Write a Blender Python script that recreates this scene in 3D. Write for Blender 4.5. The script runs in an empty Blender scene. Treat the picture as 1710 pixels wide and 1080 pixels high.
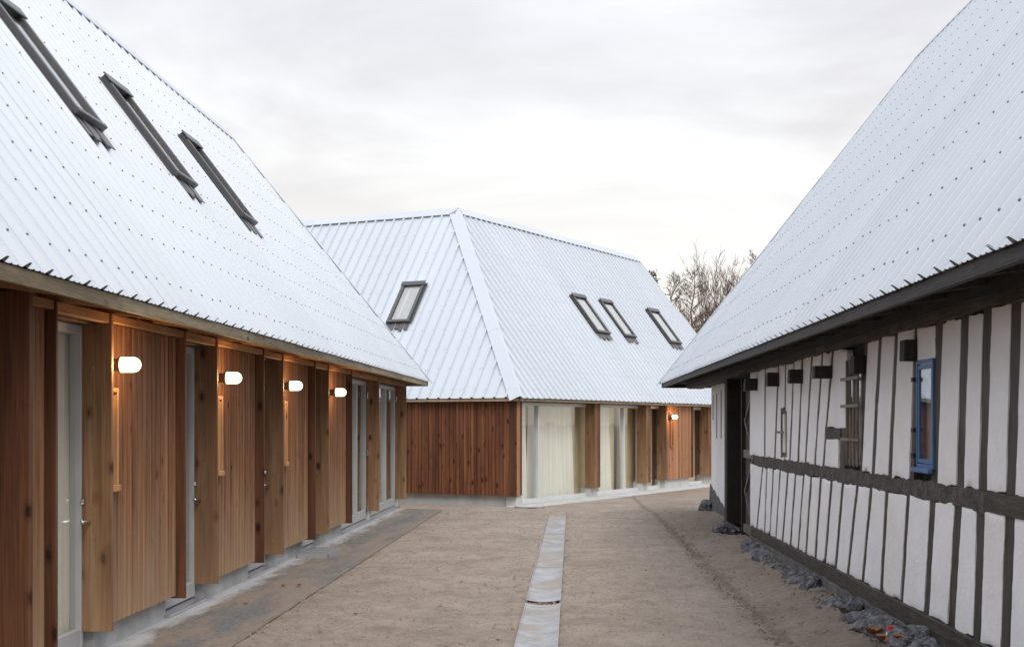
import bpy, bmesh, math, random
from mathutils import Vector, noise as mn
random.seed(7)
S = bpy.context.scene
COL = S.collection
R = random.random
def U(a, b): return a + (b - a) * random.random()

# ------------------------------------------------------------ camera
F_PX, CX, HY, EYE = 2336.0, 855.0, 706.0, 1.6
cd = bpy.data.cameras.new('camera'); cam = bpy.data.objects.new('camera', cd); COL.objects.link(cam)
cam.location = (0, 0, EYE); cam.rotation_euler = (math.radians(90), 0, 0)
cd.sensor_width = 36; cd.lens = 36 * F_PX / 1710; cd.shift_y = 166 / 1710; cd.clip_end = 3000; cd.clip_start = .05
S.camera = cam

# ------------------------------------------------------------ light
SUN_EL, SUN_AZ = 45, 158           # azimuth clockwise from +Y (view direction)
w = bpy.data.worlds.new('World'); S.world = w; w.use_nodes = True
nt = w.node_tree; N = nt.nodes; K = nt.links; N.clear()
def nd(t, **k):
    n = N.new(t)
    for a, b in k.items(): setattr(n, a, b)
    return n
out = nd('ShaderNodeOutputWorld')
sky = nd('ShaderNodeTexSky', sky_type='NISHITA', sun_disc=False, sun_elevation=math.radians(SUN_EL), sun_rotation=math.radians(SUN_AZ))
b1 = nd('ShaderNodeBackground'); b1.inputs[1].default_value = .07; K.new(sky.outputs[0], b1.inputs[0])
tc = nd('ShaderNodeTexCoord'); sep = nd('ShaderNodeSeparateXYZ'); K.new(tc.outputs['Generated'], sep.inputs[0])
grad = nd('ShaderNodeValToRGB'); K.new(sep.outputs[2], grad.inputs[0])
cr = grad.color_ramp
for i, (p, c) in enumerate([(0.0, (.80, .70, .60)), (.055, (.82, .765, .69)), (.12, (.815, .80, .765)), (.20, (.765, .765, .765)), (.34, (.82, .84, .885)), (.62, (1.12, 1.18, 1.30)), (1.0, (1.30, 1.39, 1.56))]):
    e = cr.elements[i] if i < 2 else cr.elements.new(p)
    e.position = p; e.color = (*c, 1)
# cloud layer: direction projected on a high plane
mx = nd('ShaderNodeMath', operation='ADD'); mx.inputs[1].default_value = .09; K.new(sep.outputs[2], mx.inputs[0])
dx = nd('ShaderNodeMath', operation='DIVIDE'); K.new(sep.outputs[0], dx.inputs[0]); K.new(mx.outputs[0], dx.inputs[1])
dy = nd('ShaderNodeMath', operation='DIVIDE'); K.new(sep.outputs[1], dy.inputs[0]); K.new(mx.outputs[0], dy.inputs[1])
cmb = nd('ShaderNodeCombineXYZ'); K.new(dx.outputs[0], cmb.inputs[0]); K.new(dy.outputs[0], cmb.inputs[1]); cmb.inputs[2].default_value = 3.7
n1 = nd('ShaderNodeTexNoise'); n1.inputs['Scale'].default_value = .75; n1.inputs['Detail'].default_value = 7; n1.inputs['Roughness'].default_value = .55; n1.inputs['Distortion'].default_value = .5
K.new(cmb.outputs[0], n1.inputs['Vector'])
cr2 = nd('ShaderNodeValToRGB'); K.new(n1.outputs[0], cr2.inputs[0]); cr2.color_ramp.elements[0].position = .40; cr2.color_ramp.elements[1].position = .60
el = nd('ShaderNodeMapRange'); K.new(sep.outputs[2], el.inputs[0]); el.inputs[1].default_value = .075; el.inputs[2].default_value = .20; el.inputs[3].default_value = .05; el.inputs[4].default_value = 1.0
cm = nd('ShaderNodeMath', operation='MULTIPLY'); K.new(cr2.outputs[0], cm.inputs[0]); K.new(el.outputs[0], cm.inputs[1])
mixc = nd('ShaderNodeMix', data_type='RGBA', blend_type='MULTIPLY'); K.new(cm.outputs[0], mixc.inputs[0]); K.new(grad.outputs[0], mixc.inputs[6]); mixc.inputs[7].default_value = (.76, .745, .76, 1)
b2 = nd('ShaderNodeBackground'); b2.inputs[1].default_value = 1.22; K.new(mixc.outputs[2], b2.inputs[0])
ms = nd('ShaderNodeMixShader'); ms.inputs[0].default_value = .93; K.new(b1.outputs[0], ms.inputs[1]); K.new(b2.outputs[0], ms.inputs[2]); K.new(ms.outputs[0], out.inputs[0])
sd = bpy.data.lights.new('sun', 'SUN'); so = bpy.data.objects.new('sun', sd); COL.objects.link(so)
sd.energy = 1.5; sd.angle = math.radians(30); sd.color = (1, .95, .9)
az = math.radians(SUN_AZ); e_ = math.radians(SUN_EL)
sv = Vector((math.sin(az) * math.cos(e_), math.cos(az) * math.cos(e_), math.sin(e_)))
so.rotation_euler = sv.to_track_quat('Z', 'Y').to_euler()
S.view_settings.view_transform = 'Standard'; S.view_settings.look = 'None'; S.view_settings.exposure = 0.2; S.view_settings.gamma = 1; S.view_settings.use_curve_mapping = False

# ------------------------------------------------------------ materials
MAT = {}
def newmat(name):
    m = bpy.data.materials.new(name); m.use_nodes = True; m.node_tree.nodes.clear(); MAT[name] = m
    T = m.node_tree
    def n(t, **k):
        x = T.nodes.new(t)
        for a, b in k.items(): setattr(x, a, b)
        return x
    o = n('ShaderNodeOutputMaterial'); p = n('ShaderNodeBsdfPrincipled'); T.links.new(p.outputs[0], o.inputs[0])
    return m, T, n, T.links.new, p
def ramp(n, l, src, stops):
    r = n('ShaderNodeValToRGB'); l(src, r.inputs[0]); c = r.color_ramp
    for i, (p, col) in enumerate(stops):
        e = c.elements[i] if i < 2 else c.elements.new(p)
        e.position = p; e.color = (*col, 1) if len(col) == 3 else col
    return r
def vec(n, l, scale, rnd=40.0, loc=(0, 0, 0)):
    t = n('ShaderNodeTexCoord'); oi = n('ShaderNodeObjectInfo')
    m1 = n('ShaderNodeMath', operation='MULTIPLY'); l(oi.outputs['Random'], m1.inputs[0]); m1.inputs[1].default_value = rnd
    a = n('ShaderNodeVectorMath', operation='ADD'); l(t.outputs['Object'], a.inputs[0]); l(m1.outputs[0], a.inputs[1])
    m = n('ShaderNodeMapping'); l(a.outputs[0], m.inputs[0]); m.inputs['Scale'].default_value = scale; m.inputs['Location'].default_value = loc
    return m.outputs[0], oi, t
def noise(n, l, v, scale=1, detail=4, rough=.5, dist=0):
    x = n('ShaderNodeTexNoise'); l(v, x.inputs['Vector']); x.inputs['Scale'].default_value = scale; x.inputs['Detail'].default_value = detail
    x.inputs['Roughness'].default_value = rough; x.inputs['Distortion'].default_value = dist
    return x.outputs[0]
def mixcol(n, l, f, a, b, mode='MIX'):
    x = n('ShaderNodeMix', data_type='RGBA', blend_type=mode)
    for s, i in ((f, 0), (a, 6), (b, 7)):
        if isinstance(s, (int, float)): x.inputs[i].default_value = s
        elif isinstance(s, tuple): x.inputs[i].default_value = (*s, 1)
        else: l(s, x.inputs[i])
    return x.outputs[2]
def bump(n, l, p, h, strength=.3, dist=.005):
    b = n('ShaderNodeBump'); b.inputs['Strength'].default_value = strength; b.inputs['Distance'].default_value = dist
    l(h, b.inputs['Height']); l(b.outputs[0], p.inputs['Normal'])

def wood(name, dark, mid, light, axis='Z', knots=True, kt=1.0, rough=.65, weather=0.0, wcol=(.40, .30, .21)):
    m, T, n, l, p = newmat(name)
    def sc(c, a): return tuple(a if 'XYZ'[i] == axis else c for i in range(3))
    v, oi, t = vec(n, l, sc(9, .55))
    g1 = noise(n, l, v, 1, 5, .6, .6)
    v2, _, _ = vec(n, l, sc(110, 2.2)); g2 = noise(n, l, v2, 1, 3, .6)
    r = ramp(n, l, g1, [(.30, dark), (.52, mid), (.72, light)])
    r2 = ramp(n, l, g2, [(.32, (.62, .62, .62)), (.62, (1.12, 1.12, 1.12))])
    c = mixcol(n, l, .8, r.outputs[0], r2.outputs[0], 'MULTIPLY')
    if knots:
        v3, _, _ = vec(n, l, sc(6.5, 3.2), 73)
        vo = n('ShaderNodeTexVoronoi'); l(v3, vo.inputs['Vector']); vo.inputs['Scale'].default_value = 1
        nn = noise(n, l, v3, 6, 2, .5); ad = n('ShaderNodeMath', operation='MULTIPLY_ADD'); l(nn, ad.inputs[0]); ad.inputs[1].default_value = .09; l(vo.outputs[0], ad.inputs[2])
        kr = ramp(n, l, ad.outputs[0], [(.085 * kt, (.10, .07, .05)), (.125 * kt, (.20, .13, .10)), (.145 * kt, (.66, .55, .48)), (.24 * kt, (1, 1, 1))])
        c = mixcol(n, l, .92, c, kr.outputs[0], 'MULTIPLY')
    # each board its own tone
    hv = n('ShaderNodeHueSaturation'); l(c, hv.inputs['Color'])
    mr = n('ShaderNodeMapRange'); l(oi.outputs['Random'], mr.inputs[0]); mr.inputs[3].default_value = .74; mr.inputs[4].default_value = 1.26; l(mr.outputs[0], hv.inputs['Value'])
    c = hv.outputs[0]
    if weather:
        # bleached and dirty bands near the foot of the boards
        se = n('ShaderNodeSeparateXYZ'); l(t.outputs['Object'], se.inputs[0])
        v4, _, _ = vec(n, l, sc(7, 1.0), 11); wn = noise(n, l, v4, 1, 4, .6)
        a = n('ShaderNodeMath', operation='MULTIPLY_ADD'); l(wn, a.inputs[0]); a.inputs[1].default_value = 1.6; l(se.outputs[2], a.inputs[2])
        mm = n('ShaderNodeMapRange'); l(a.outputs[0], mm.inputs[0]); mm.inputs[1].default_value = 1.75; mm.inputs[2].default_value = .8; mm.inputs[3].default_value = 0; mm.inputs[4].default_value = weather
        c = mixcol(n, l, mm.outputs[0], c, wcol)
    l(c, p.inputs['Base Color']); p.inputs['Roughness'].default_value = rough; p.inputs['Specular IOR Level'].default_value = .3
    bump(n, l, p, g2, .35, .003)
    return m
wood('cladding_wood', (.145, .060, .026), (.245, .116, .053), (.335, .183, .094), weather=.7, wcol=(.42, .29, .18))
wood('fin_wood', (.13, .062, .028), (.23, .122, .058), (.32, .19, .098), kt=1.3, weather=.35, wcol=(.36, .23, .13))
wood('red_wood', (.065, .026, .012), (.115, .047, .022), (.165, .073, .036), kt=1.3)
wood('pine_wood', (.36, .17, .066), (.47, .255, .11), (.54, .32, .15))
wood('beam_wood', (.30, .135, .05), (.42, .21, .085), (.50, .28, .13), axis='Y')
wood('fascia_wood', (.15, .11, .06), (.24, .185, .11), (.33, .27, .17), axis='Y')
wood('fascia_wood_across', (.22, .17, .10), (.33, .26, .16), (.42, .34, .22), axis='X')
wood('far_cladding', (.085, .028, .012), (.155, .056, .024), (.225, .092, .042), kt=1.35)
wood('far_light_cladding', (.26, .105, .043), (.36, .17, .08), (.46, .25, .13))

def oldwood(name, dark, light, axis='Z', b=.8):
    m, T, n, l, p = newmat(name)
    def sc(c, a): return tuple(a if 'XYZ'[i] == axis else c for i in range(3))
    v, oi, t = vec(n, l, sc(40, 3)); g = noise(n, l, v, 1, 5, .65, .4)
    v2, _, _ = vec(n, l, (5, 5, 5)); g2 = noise(n, l, v2, 1, 4, .6)
    r = ramp(n, l, g, [(.3, dark), (.75, light)])
    r2 = ramp(n, l, g2, [(.3, (.7, .7, .7)), (.7, (1.3, 1.28, 1.25))])
    l(mixcol(n, l, 1.0, r.outputs[0], r2.outputs[0], 'MULTIPLY'), p.inputs['Base Color'])
    p.inputs['Roughness'].default_value = .6; p.inputs['Specular IOR Level'].default_value = .35; bump(n, l, p, g, b, .01)
oldwood('tarred_timber', (.022, .018, .015), (.095, .082, .073))
oldwood('tarred_beam', (.020, .016, .013), (.085, .071, .060), axis='Y')
oldwood('black_board', (.010, .008, .007), (.034, .027, .022), axis='Y')
oldwood('black_post', (.010, .008, .007), (.030, .024, .020))
oldwood('gray_brace', (.07, .065, .06), (.22, .20, .18))

def rough_mat(name, c0, c1, scale=6, rough=.9, b=.4, bs=60, bd=.01, spec=.3, c2=None):
    m, T, n, l, p = newmat(name)
    v, oi, t = vec(n, l, (1, 1, 1), 20)
    g = noise(n, l, v, scale, 6, .6, .3); r = ramp(n, l, g, [(.32, c0), (.68, c1)])
    c = r.outputs[0]
    if c2:
        g3 = noise(n, l, v, scale * .22, 5, .65, .5); r3 = ramp(n, l, g3, [(.52, (0, 0, 0)), (.66, (1, 1, 1))]); c = mixcol(n, l, r3.outputs[0], c, c2)
    l(c, p.inputs['Base Color']); p.inputs['Roughness'].default_value = rough; p.inputs['Specular IOR Level'].default_value = spec
    g2 = noise(n, l, v, bs, 4, .6); bump(n, l, p, g2, b, bd)
    return m
rough_mat('plaster', (.80, .80, .81), (.88, .88, .89), 2.2, .85, .45, 22, .014, .2, c2=(.795, .78, .755))
rough_mat('tar_render', (.045, .038, .033), (.125, .110, .098), 9, .75, 1.0, 26, .03)
rough_mat('concrete', (.36, .36, .35), (.52, .52, .50), 3, .9, .3, 50, .004)
rough_mat('pale_concrete', (.42, .42, .40), (.56, .56, .54), 3, .9, .2, 50, .003)
rough_mat('gray_stone', (.05, .05, .058), (.34, .335, .36), 16, .9, 1.0, 34, .06, .2)
rough_mat('gray_footing', (.07, .07, .07), (.19, .18, .18), 9, .9, 1.0, 20, .02)
rough_mat('clod', (.20, .158, .12), (.34, .28, .225), 30, .95, .3, 80, .004)
rough_mat('bark', (.085, .062, .046), (.17, .125, .095), 14, .9, .3, 60, .01)
rough_mat('needles', (.018, .035, .020), (.05, .075, .04), 14, .9, .1, 60, .01)
rough_mat('inner_plaster', (.50, .47, .40), (.56, .53, .46), 1.4, .9, .1, 40, .002)
rough_mat('inner_wood', (.56, .45, .28), (.66, .55, .36), 2.5, .8, .1, 40, .002)
rough_mat('dark_inside', (.012, .010, .009), (.03, .026, .023), 4, .95, .1, 40, .002)
rough_mat('dry_leaf_brown', (.16, .065, .025), (.34, .17, .07), 30, .8, .2, 60, .002)
rough_mat('pebble', (.10, .08, .08), (.42, .38, .38), 45, .8, .2, 60, .002)
rough_mat('pinkish_pebble', (.10, .05, .045), (.34, .22, .19), 45, .8, .2, 60, .002)

def plain(name, col, rough=.5, metal=0, spec=.5, var=.06):
    m, T, n, l, p = newmat(name)
    v, oi, t = vec(n, l, (1, 1, 1), 20); g = noise(n, l, v, 3, 4, .6)
    r = ramp(n, l, g, [(.3, tuple(c * (1 - var) for c in col)), (.7, tuple(min(1, c * (1 + var)) for c in col))])
    l(r.outputs[0], p.inputs['Base Color']); p.inputs['Roughness'].default_value = rough; p.inputs['Metallic'].default_value = metal; p.inputs['Specular IOR Level'].default_value = spec
    return m
plain('aluminium', (.50, .50, .52), .34, .75)
plain('frame_paint', (.44, .44, .43), .45, .1)
plain('pale_frame', (.60, .61, .61), .4, .15)
plain('steel', (.55, .55, .55), .25, 1)
plain('zinc', (.42, .43, .44), .45, .5)
plain('skylight_frame', (.085, .082, .084), .42, .3)
plain('flashing', (.10, .095, .095), .45, .3)
plain('screw_head', (.13, .14, .15), .5, .3)
plain('blue_paint', (.05, .14, .31), .45, 0, .5, .18)
plain('rusty_bar', (.20, .175, .15), .6, .3, .4, .4)
plain('black_iron', (.012, .012, .012), .5, .5)
plain('red_plastic', (.60, .03, .03), .45)
plain('white_pipe', (.70, .70, .72), .4)
plain('blind', (.42, .405, .39), .8)
plain('lamp_base', (.20, .12, .07), .5)

# painted steel sheet
m, T, n, l, p = newmat('roof_steel')
v, oi, t = vec(n, l, (1, 1, 1), 30)
g = noise(n, l, v, .9, 5, .6, .4); r = ramp(n, l, g, [(.3, (.488, .524, .560)), (.7, (.515, .549, .582))])
hv = n('ShaderNodeHueSaturation'); l(r.outputs[0], hv.inputs['Color']); mr = n('ShaderNodeMapRange'); l(oi.outputs['Random'], mr.inputs[0]); mr.inputs[3].default_value = .97; mr.inputs[4].default_value = 1.03; l(mr.outputs[0], hv.inputs['Value'])
gs = noise(n, l, v, 24, 3, .7); rs = ramp(n, l, gs, [(.22, (.97, .97, .97)), (.40, (1, 1, 1))])
l(mixcol(n, l, 1.0, hv.outputs[0], rs.outputs[0], 'MULTIPLY'), p.inputs['Base Color'])
rr = n('ShaderNodeMapRange'); l(g, rr.inputs[0]); rr.inputs[3].default_value = .20; rr.inputs[4].default_value = .32; l(rr.outputs[0], p.inputs['Roughness'])
p.inputs['Specular IOR Level'].default_value = .5

# glass (thin pane)
def glass(name, tint=(.975, .985, .975), refl=.9):
    m = bpy.data.materials.new(name); m.use_nodes = True; T = m.node_tree; T.nodes.clear(); MAT[name] = m
    o = T.nodes.new('ShaderNodeOutputMaterial'); mx = T.nodes.new('ShaderNodeMixShader'); tr = T.nodes.new('ShaderNodeBsdfTransparent'); gl = T.nodes.new('ShaderNodeBsdfGlossy'); fr = T.nodes.new('ShaderNodeLayerWeight')
    tr.inputs[0].default_value = (*tint, 1); gl.inputs['Roughness'].default_value = .02; gl.inputs[0].default_value = (refl, refl, refl, 1); fr.inputs[0].default_value = .5; pw = T.nodes.new('ShaderNodeMath'); pw.operation = 'POWER'; pw.inputs[1].default_value = 4.0; ma = T.nodes.new('ShaderNodeMath'); ma.operation = 'MULTIPLY_ADD'; ma.inputs[1].default_value = .85; ma.inputs[2].default_value = .035; T.links.new(fr.outputs['Facing'], pw.inputs[0]); T.links.new(pw.outputs[0], ma.inputs[0])
    tn = T.nodes.new('ShaderNodeTexNoise'); tn.inputs['Scale'].default_value = 1.3; bp = T.nodes.new('ShaderNodeBump'); bp.inputs['Strength'].default_value = .12; bp.inputs['Distance'].default_value = .02
    tcn = T.nodes.new('ShaderNodeTexCoord'); T.links.new(tcn.outputs['Object'], tn.inputs['Vector']); T.links.new(tn.outputs[0], bp.inputs['Height']); T.links.new(bp.outputs[0], gl.inputs['Normal'])
    T.links.new(ma.outputs[0], mx.inputs[0]); T.links.new(tr.outputs[0], mx.inputs[1]); T.links.new(gl.outputs[0], mx.inputs[2]); T.links.new(mx.outputs[0], o.inputs[0])
glass('glass')
m, T, n, l, p = newmat('curtain_cloth')
v, oi, t = vec(n, l, (1, 1, 1), 5); g = noise(n, l, v, 2, 3); r = ramp(n, l, g, [(.3, (.82, .80, .72)), (.7, (.87, .85, .78))]); l(r.outputs[0], p.inputs['Base Color']); p.inputs['Roughness'].default_value = .9
# opal globe: glows and lets the bulb's light through
m = bpy.data.materials.new('lamp_glow'); m.use_nodes = True; T = m.node_tree; T.nodes.clear(); MAT['lamp_glow'] = m
o = T.nodes.new('ShaderNodeOutputMaterial'); mx_ = T.nodes.new('ShaderNodeMixShader'); tr = T.nodes.new('ShaderNodeBsdfTransparent'); em = T.nodes.new('ShaderNodeEmission')
em.inputs[0].default_value = (1, .80, .50, 1); em.inputs[1].default_value = 3.4; mx_.inputs[0].default_value = .6
T.links.new(tr.outputs[0], mx_.inputs[1]); T.links.new(em.outputs[0], mx_.inputs[2]); T.links.new(mx_.outputs[0], o.inputs[0])

# sand
m, T, n, l, p = newmat('sand')
t = n('ShaderNodeTexCoord'); P = t.outputs['Object']
ga = noise(n, l, P, .22, 4, .6, .4); gb = noise(n, l, P, 2.6, 7, .68, .2)
mp = n('ShaderNodeMapping'); l(P, mp.inputs[0]); mp.inputs['Scale'].default_value = (1.0, .9, 1); gc = noise(n, l, mp.outputs[0], 34, 5, .7); gd = noise(n, l, P, 170, 3, .7)
ra = ramp(n, l, ga, [(.30, (.40, .33, .268)), (.70, (.48, .405, .335))])
rb = ramp(n, l, gb, [(.28, (.74, .73, .72)), (.50, (1, 1, 1)), (.75, (1.10, 1.09, 1.08))])
rc = ramp(n, l, gc, [(.28, (.58, .56, .54)), (.44, (1, 1, 1)), (.74, (1.14, 1.14, 1.15))])
mpe = n('ShaderNodeMapping'); l(P, mpe.inputs[0]); mpe.inputs['Scale'].default_value = (7.5, 5.5, 1); ge = noise(n, l, mpe.outputs[0], 1, 6, .78, .6); re = ramp(n, l, ge, [(.30, (.50, .47, .45)), (.42, (.93, .92, .92)), (.55, (1.02, 1.02, 1.02)), (.75, (1.13, 1.13, 1.13))])  # dark dashes: shade of small dents and damp crumbs, put into the colour
gf = noise(n, l, P, 1.1, 5, .6, .5); rf = ramp(n, l, gf, [(.33, (.88, .865, .85)), (.62, (1.06, 1.06, 1.06))])
rd = ramp(n, l, gd, [(.28, (.70, .68, .66)), (.70, (1.28, 1.28, 1.28))])
c = mixcol(n, l, 1, ra.outputs[0], rb.outputs[0], 'MULTIPLY'); c = mixcol(n, l, .85, c, rc.outputs[0], 'MULTIPLY'); c = mixcol(n, l, .8, c, rd.outputs[0], 'MULTIPLY'); c = mixcol(n, l, .9, c, re.outputs[0], 'MULTIPLY'); c = mixcol(n, l, 1, c, rf.outputs[0], 'MULTIPLY')
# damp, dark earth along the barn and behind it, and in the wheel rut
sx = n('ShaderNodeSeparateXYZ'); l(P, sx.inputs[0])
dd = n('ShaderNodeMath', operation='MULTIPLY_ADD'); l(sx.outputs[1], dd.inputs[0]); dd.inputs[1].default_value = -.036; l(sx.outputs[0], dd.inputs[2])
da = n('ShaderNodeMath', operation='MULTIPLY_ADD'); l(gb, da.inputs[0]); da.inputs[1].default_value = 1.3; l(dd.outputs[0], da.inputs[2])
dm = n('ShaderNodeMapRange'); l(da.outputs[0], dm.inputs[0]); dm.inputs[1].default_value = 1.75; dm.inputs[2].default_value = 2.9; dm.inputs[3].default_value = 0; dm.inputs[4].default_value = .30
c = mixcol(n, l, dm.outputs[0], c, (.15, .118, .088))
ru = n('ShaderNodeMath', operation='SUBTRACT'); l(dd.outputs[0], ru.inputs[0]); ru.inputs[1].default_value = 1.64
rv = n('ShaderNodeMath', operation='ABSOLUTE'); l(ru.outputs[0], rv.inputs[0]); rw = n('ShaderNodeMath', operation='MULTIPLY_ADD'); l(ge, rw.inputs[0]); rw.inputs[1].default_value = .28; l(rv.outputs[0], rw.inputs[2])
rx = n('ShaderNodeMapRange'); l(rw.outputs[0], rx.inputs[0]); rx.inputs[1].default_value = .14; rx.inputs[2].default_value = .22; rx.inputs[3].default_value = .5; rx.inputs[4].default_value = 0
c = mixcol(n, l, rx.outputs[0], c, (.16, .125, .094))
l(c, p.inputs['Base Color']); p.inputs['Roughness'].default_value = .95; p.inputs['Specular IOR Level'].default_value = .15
hb = n('ShaderNodeMath', operation='ADD'); l(gc, hb.inputs[0]); l(gd, hb.inputs[1]); hb2 = n('ShaderNodeMath', operation='ADD'); l(hb.outputs[0], hb2.inputs[0]); l(ge, hb2.inputs[1]); bump(n, l, p, hb2.outputs[0], 1.0, .02)

# asphalt strip: dark, with drifted sand and pale salt near the wall.  object x = offset from wall
m, T, n, l, p = newmat('strip_paving')
t = n('ShaderNodeTexCoord'); P = t.outputs['Object']; se = n('ShaderNodeSeparateXYZ'); l(P, se.inputs[0])
g0 = noise(n, l, P, 38, 6, .8); r0 = ramp(n, l, g0, [(.34, (.055, .054, .051)), (.66, (.20, .195, .182))])
mp = n('ShaderNodeMapping'); l(P, mp.inputs[0]); mp.inputs['Scale'].default_value = (2.2, .55, 1)
g1 = noise(n, l, mp.outputs[0], 1.2, 7, .72, .4); r1 = ramp(n, l, g1, [(.40, (0, 0, 0)), (.54, (1, 1, 1))])
g3 = noise(n, l, P, 30, 6, .8); r3 = ramp(n, l, g3, [(.3, (.15, .115, .085)), (.7, (.29, .23, .175))])
mk = n('ShaderNodeMath', operation='MULTIPLY'); l(r1.outputs[0], mk.inputs[0]); mk.inputs[1].default_value = .9
c = mixcol(n, l, mk.outputs[0], r0.outputs[0], r3.outputs[0])
g2 = noise(n, l, mp.outputs[0], 2.1, 7, .7, .3); a = n('ShaderNodeMath', operation='MULTIPLY_ADD'); l(g2, a.inputs[0]); a.inputs[1].default_value = -.9; l(se.outputs[0], a.inputs[2])
mr = n('ShaderNodeMapRange'); l(a.outputs[0], mr.inputs[0]); mr.inputs[1].default_value = -.36; mr.inputs[2].default_value = -.16; mr.inputs[3].default_value = .78; mr.inputs[4].default_value = 0
c = mixcol(n, l, mr.outputs[0], c, (.48, .49, .50)); l(c, p.inputs['Base Color']); p.inputs['Roughness'].default_value = .85
bump(n, l, p, g0, .8, .006)

# drain channel concrete with sand drift
m, T, n, l, p = newmat('channel_concrete')
t = n('ShaderNodeTexCoord'); P = t.outputs['Object']
mp = n('ShaderNodeMapping'); l(P, mp.inputs[0]); mp.inputs['Scale'].default_value = (1.2, 1.0, 1)
g0 = noise(n, l, mp.outputs[0], 3, 7, .7, .3); r0 = ramp(n, l, g0, [(.3, (.25, .25, .25)), (.55, (.37, .37, .37)), (.8, (.52, .52, .52))])
g1 = noise(n, l, mp.outputs[0], 1.15, 6, .6, 1.2); r1 = ramp(n, l, g1, [(.48, (0, 0, 0)), (.56, (1, 1, 1))])
g4 = noise(n, l, P, 90, 4, .7); r4 = ramp(n, l, g4, [(.3, (.235, .20, .165)), (.7, (.40, .345, .29))])
mk = n('ShaderNodeMath', operation='MULTIPLY'); l(r1.outputs[0], mk.inputs[0]); mk.inputs[1].default_value = .85
l(mixcol(n, l, mk.outputs[0], r0.outputs[0], r4.outputs[0]), p.inputs['Base Color']); p.inputs['Roughness'].default_value = .9; p.inputs['Specular IOR Level'].default_value = .15; bump(n, l, p, g4, .6, .005)

# ------------------------------------------------------------ frames and geometry helpers
class Frame:
    def __init__(s, o, u, n): s.o = o; s.u = u; s.n = n; s.rz = math.atan2(u[1], u[0])
    def P(s, a, d, z): return (s.o[0] + a * s.u[0] + d * s.n[0], s.o[1] + a * s.u[1] + d * s.n[1], z)
    def at(s, px, d, py=None):                  # where the line of sight of a photo column meets the plane d
        k = (px - CX) / F_PX; on = s.o[0] * s.n[0] + s.o[1] * s.n[1]
        Y = (d + on) / (k * s.n[0] + s.n[1]); X = k * Y
        a = (X - s.o[0]) * s.u[0] + (Y - s.o[1]) * s.u[1]
        return a if py is None else (a, EYE + (HY - py) / F_PX * Y)
def fr(tn, left):
    q = math.hypot(tn, 1); u = (tn / q, 1 / q)
    return Frame((0, 0), u, (-u[1], u[0]) if left else (u[1], -u[0]))
FL = fr(.045, True); FR = fr(.0364, False)
uR = (.4644, .8857); uL = (-.8857, .4644); q = math.hypot(*uR); uR = (uR[0] / q, uR[1] / q); uL = (-uR[1], uR[0])
E0 = (.156, 28.0)
CRr = Frame(E0, uR, uL); CLr = Frame(E0, uL, uR)          # roof frames, d = 0 on the eave
W0 = (E0[0] + .2 * (uR[0] + uL[0]), E0[1] + .2 * (uR[1] + uL[1]))
CR = Frame(W0, uR, uL); CL = Frame(W0, uL, uR)            # wall frames, d = 0 on the wall
TH = math.atan(1.32); CT, ST = math.cos(TH), math.sin(TH)

class MB:
    def __init__(s): s.v = []; s.f = []
    def add(s, vs, fs):
        b = len(s.v); s.v += [tuple(x) for x in vs]; s.f += [tuple(b + i for i in f) for f in fs]
    def box(s, F, a0, a1, d0, d1, z0, z1):
        c = [F.P(a, d, z) for z in (z0, z1) for a, d in ((a0, d0), (a1, d0), (a1, d1), (a0, d1))]
        s.hexa(c)
    def hexa(s, c): s.add(c, [(0, 3, 2, 1), (4, 5, 6, 7), (0, 1, 5, 4), (1, 2, 6, 5), (2, 3, 7, 6), (3, 0, 4, 7)])
    def tube(s, p, q, r0, r1, n=8, cap=True):
        p = Vector(p); q = Vector(q); t = (q - p).normalized(); x = t.orthogonal().normalized(); y = t.cross(x)
        vs = [];
        for c, r in ((p, r0), (q, r1)):
            for i in range(n): a = 2 * math.pi * i / n; vs.append(c + x * (r * math.cos(a)) + y * (r * math.sin(a)))
        fs = [(i, (i + 1) % n, n + (i + 1) % n, n + i) for i in range(n)]
        if cap: fs += [tuple(range(n))[::-1], tuple(range(n, 2 * n))]
        s.add(vs, fs)
    def build(s, name, mat, parent=None, smooth=False, bevel=0, kind=None, fix=True, origin=None):
        me = bpy.data.meshes.new(name)
        o = origin if origin else (tuple(parent.get('wl', (0, 0, 0))) if parent else (0, 0, 0))
        me.from_pydata([(x - o[0], y - o[1], z - o[2]) for x, y, z in s.v], [], s.f)
        if fix:
            bm = bmesh.new(); bm.from_mesh(me); bmesh.ops.recalc_face_normals(bm, faces=bm.faces); bm.to_mesh(me); bm.free()
        me.materials.append(MAT[mat]); ob = bpy.data.objects.new(name, me); COL.objects.link(ob)
        if smooth:
            for p_ in me.polygons: p_.use_smooth = True
        if parent:
            ob.parent = parent; pw = parent.get('wl', (0, 0, 0)); ob.location = (o[0] - pw[0], o[1] - pw[1], o[2] - pw[2])
        else: ob.location = o
        ob['wl'] = o
        if bevel:
            b = ob.modifiers.new('bevel', 'BEVEL'); b.width = bevel; b.segments = 1; b.limit_method = 'ANGLE'
        if kind: ob['kind'] = kind
        return ob
def thing(name, label, cat, loc=(0, 0, 0), group=None):
    o = bpy.data.objects.new(name, None); COL.objects.link(o); o.location = loc; o['wl'] = loc; o.empty_display_size = .2
    o['label'] = label; o['category'] = cat
    if group: o['group'] = group
    return o
def tag(o, label, cat, group=None):
    o['label'] = label; o['category'] = cat
    if group: o['group'] = group
    return o
def bx(F, a0, a1, d0, d1, z0, z1, name, mat, parent, bevel=.003, origin=None):
    m = MB(); m.box(F, a0, a1, d0, d1, z0, z1); return m.build(name, mat, parent, bevel=bevel, origin=origin)
BOARD = {}
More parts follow.
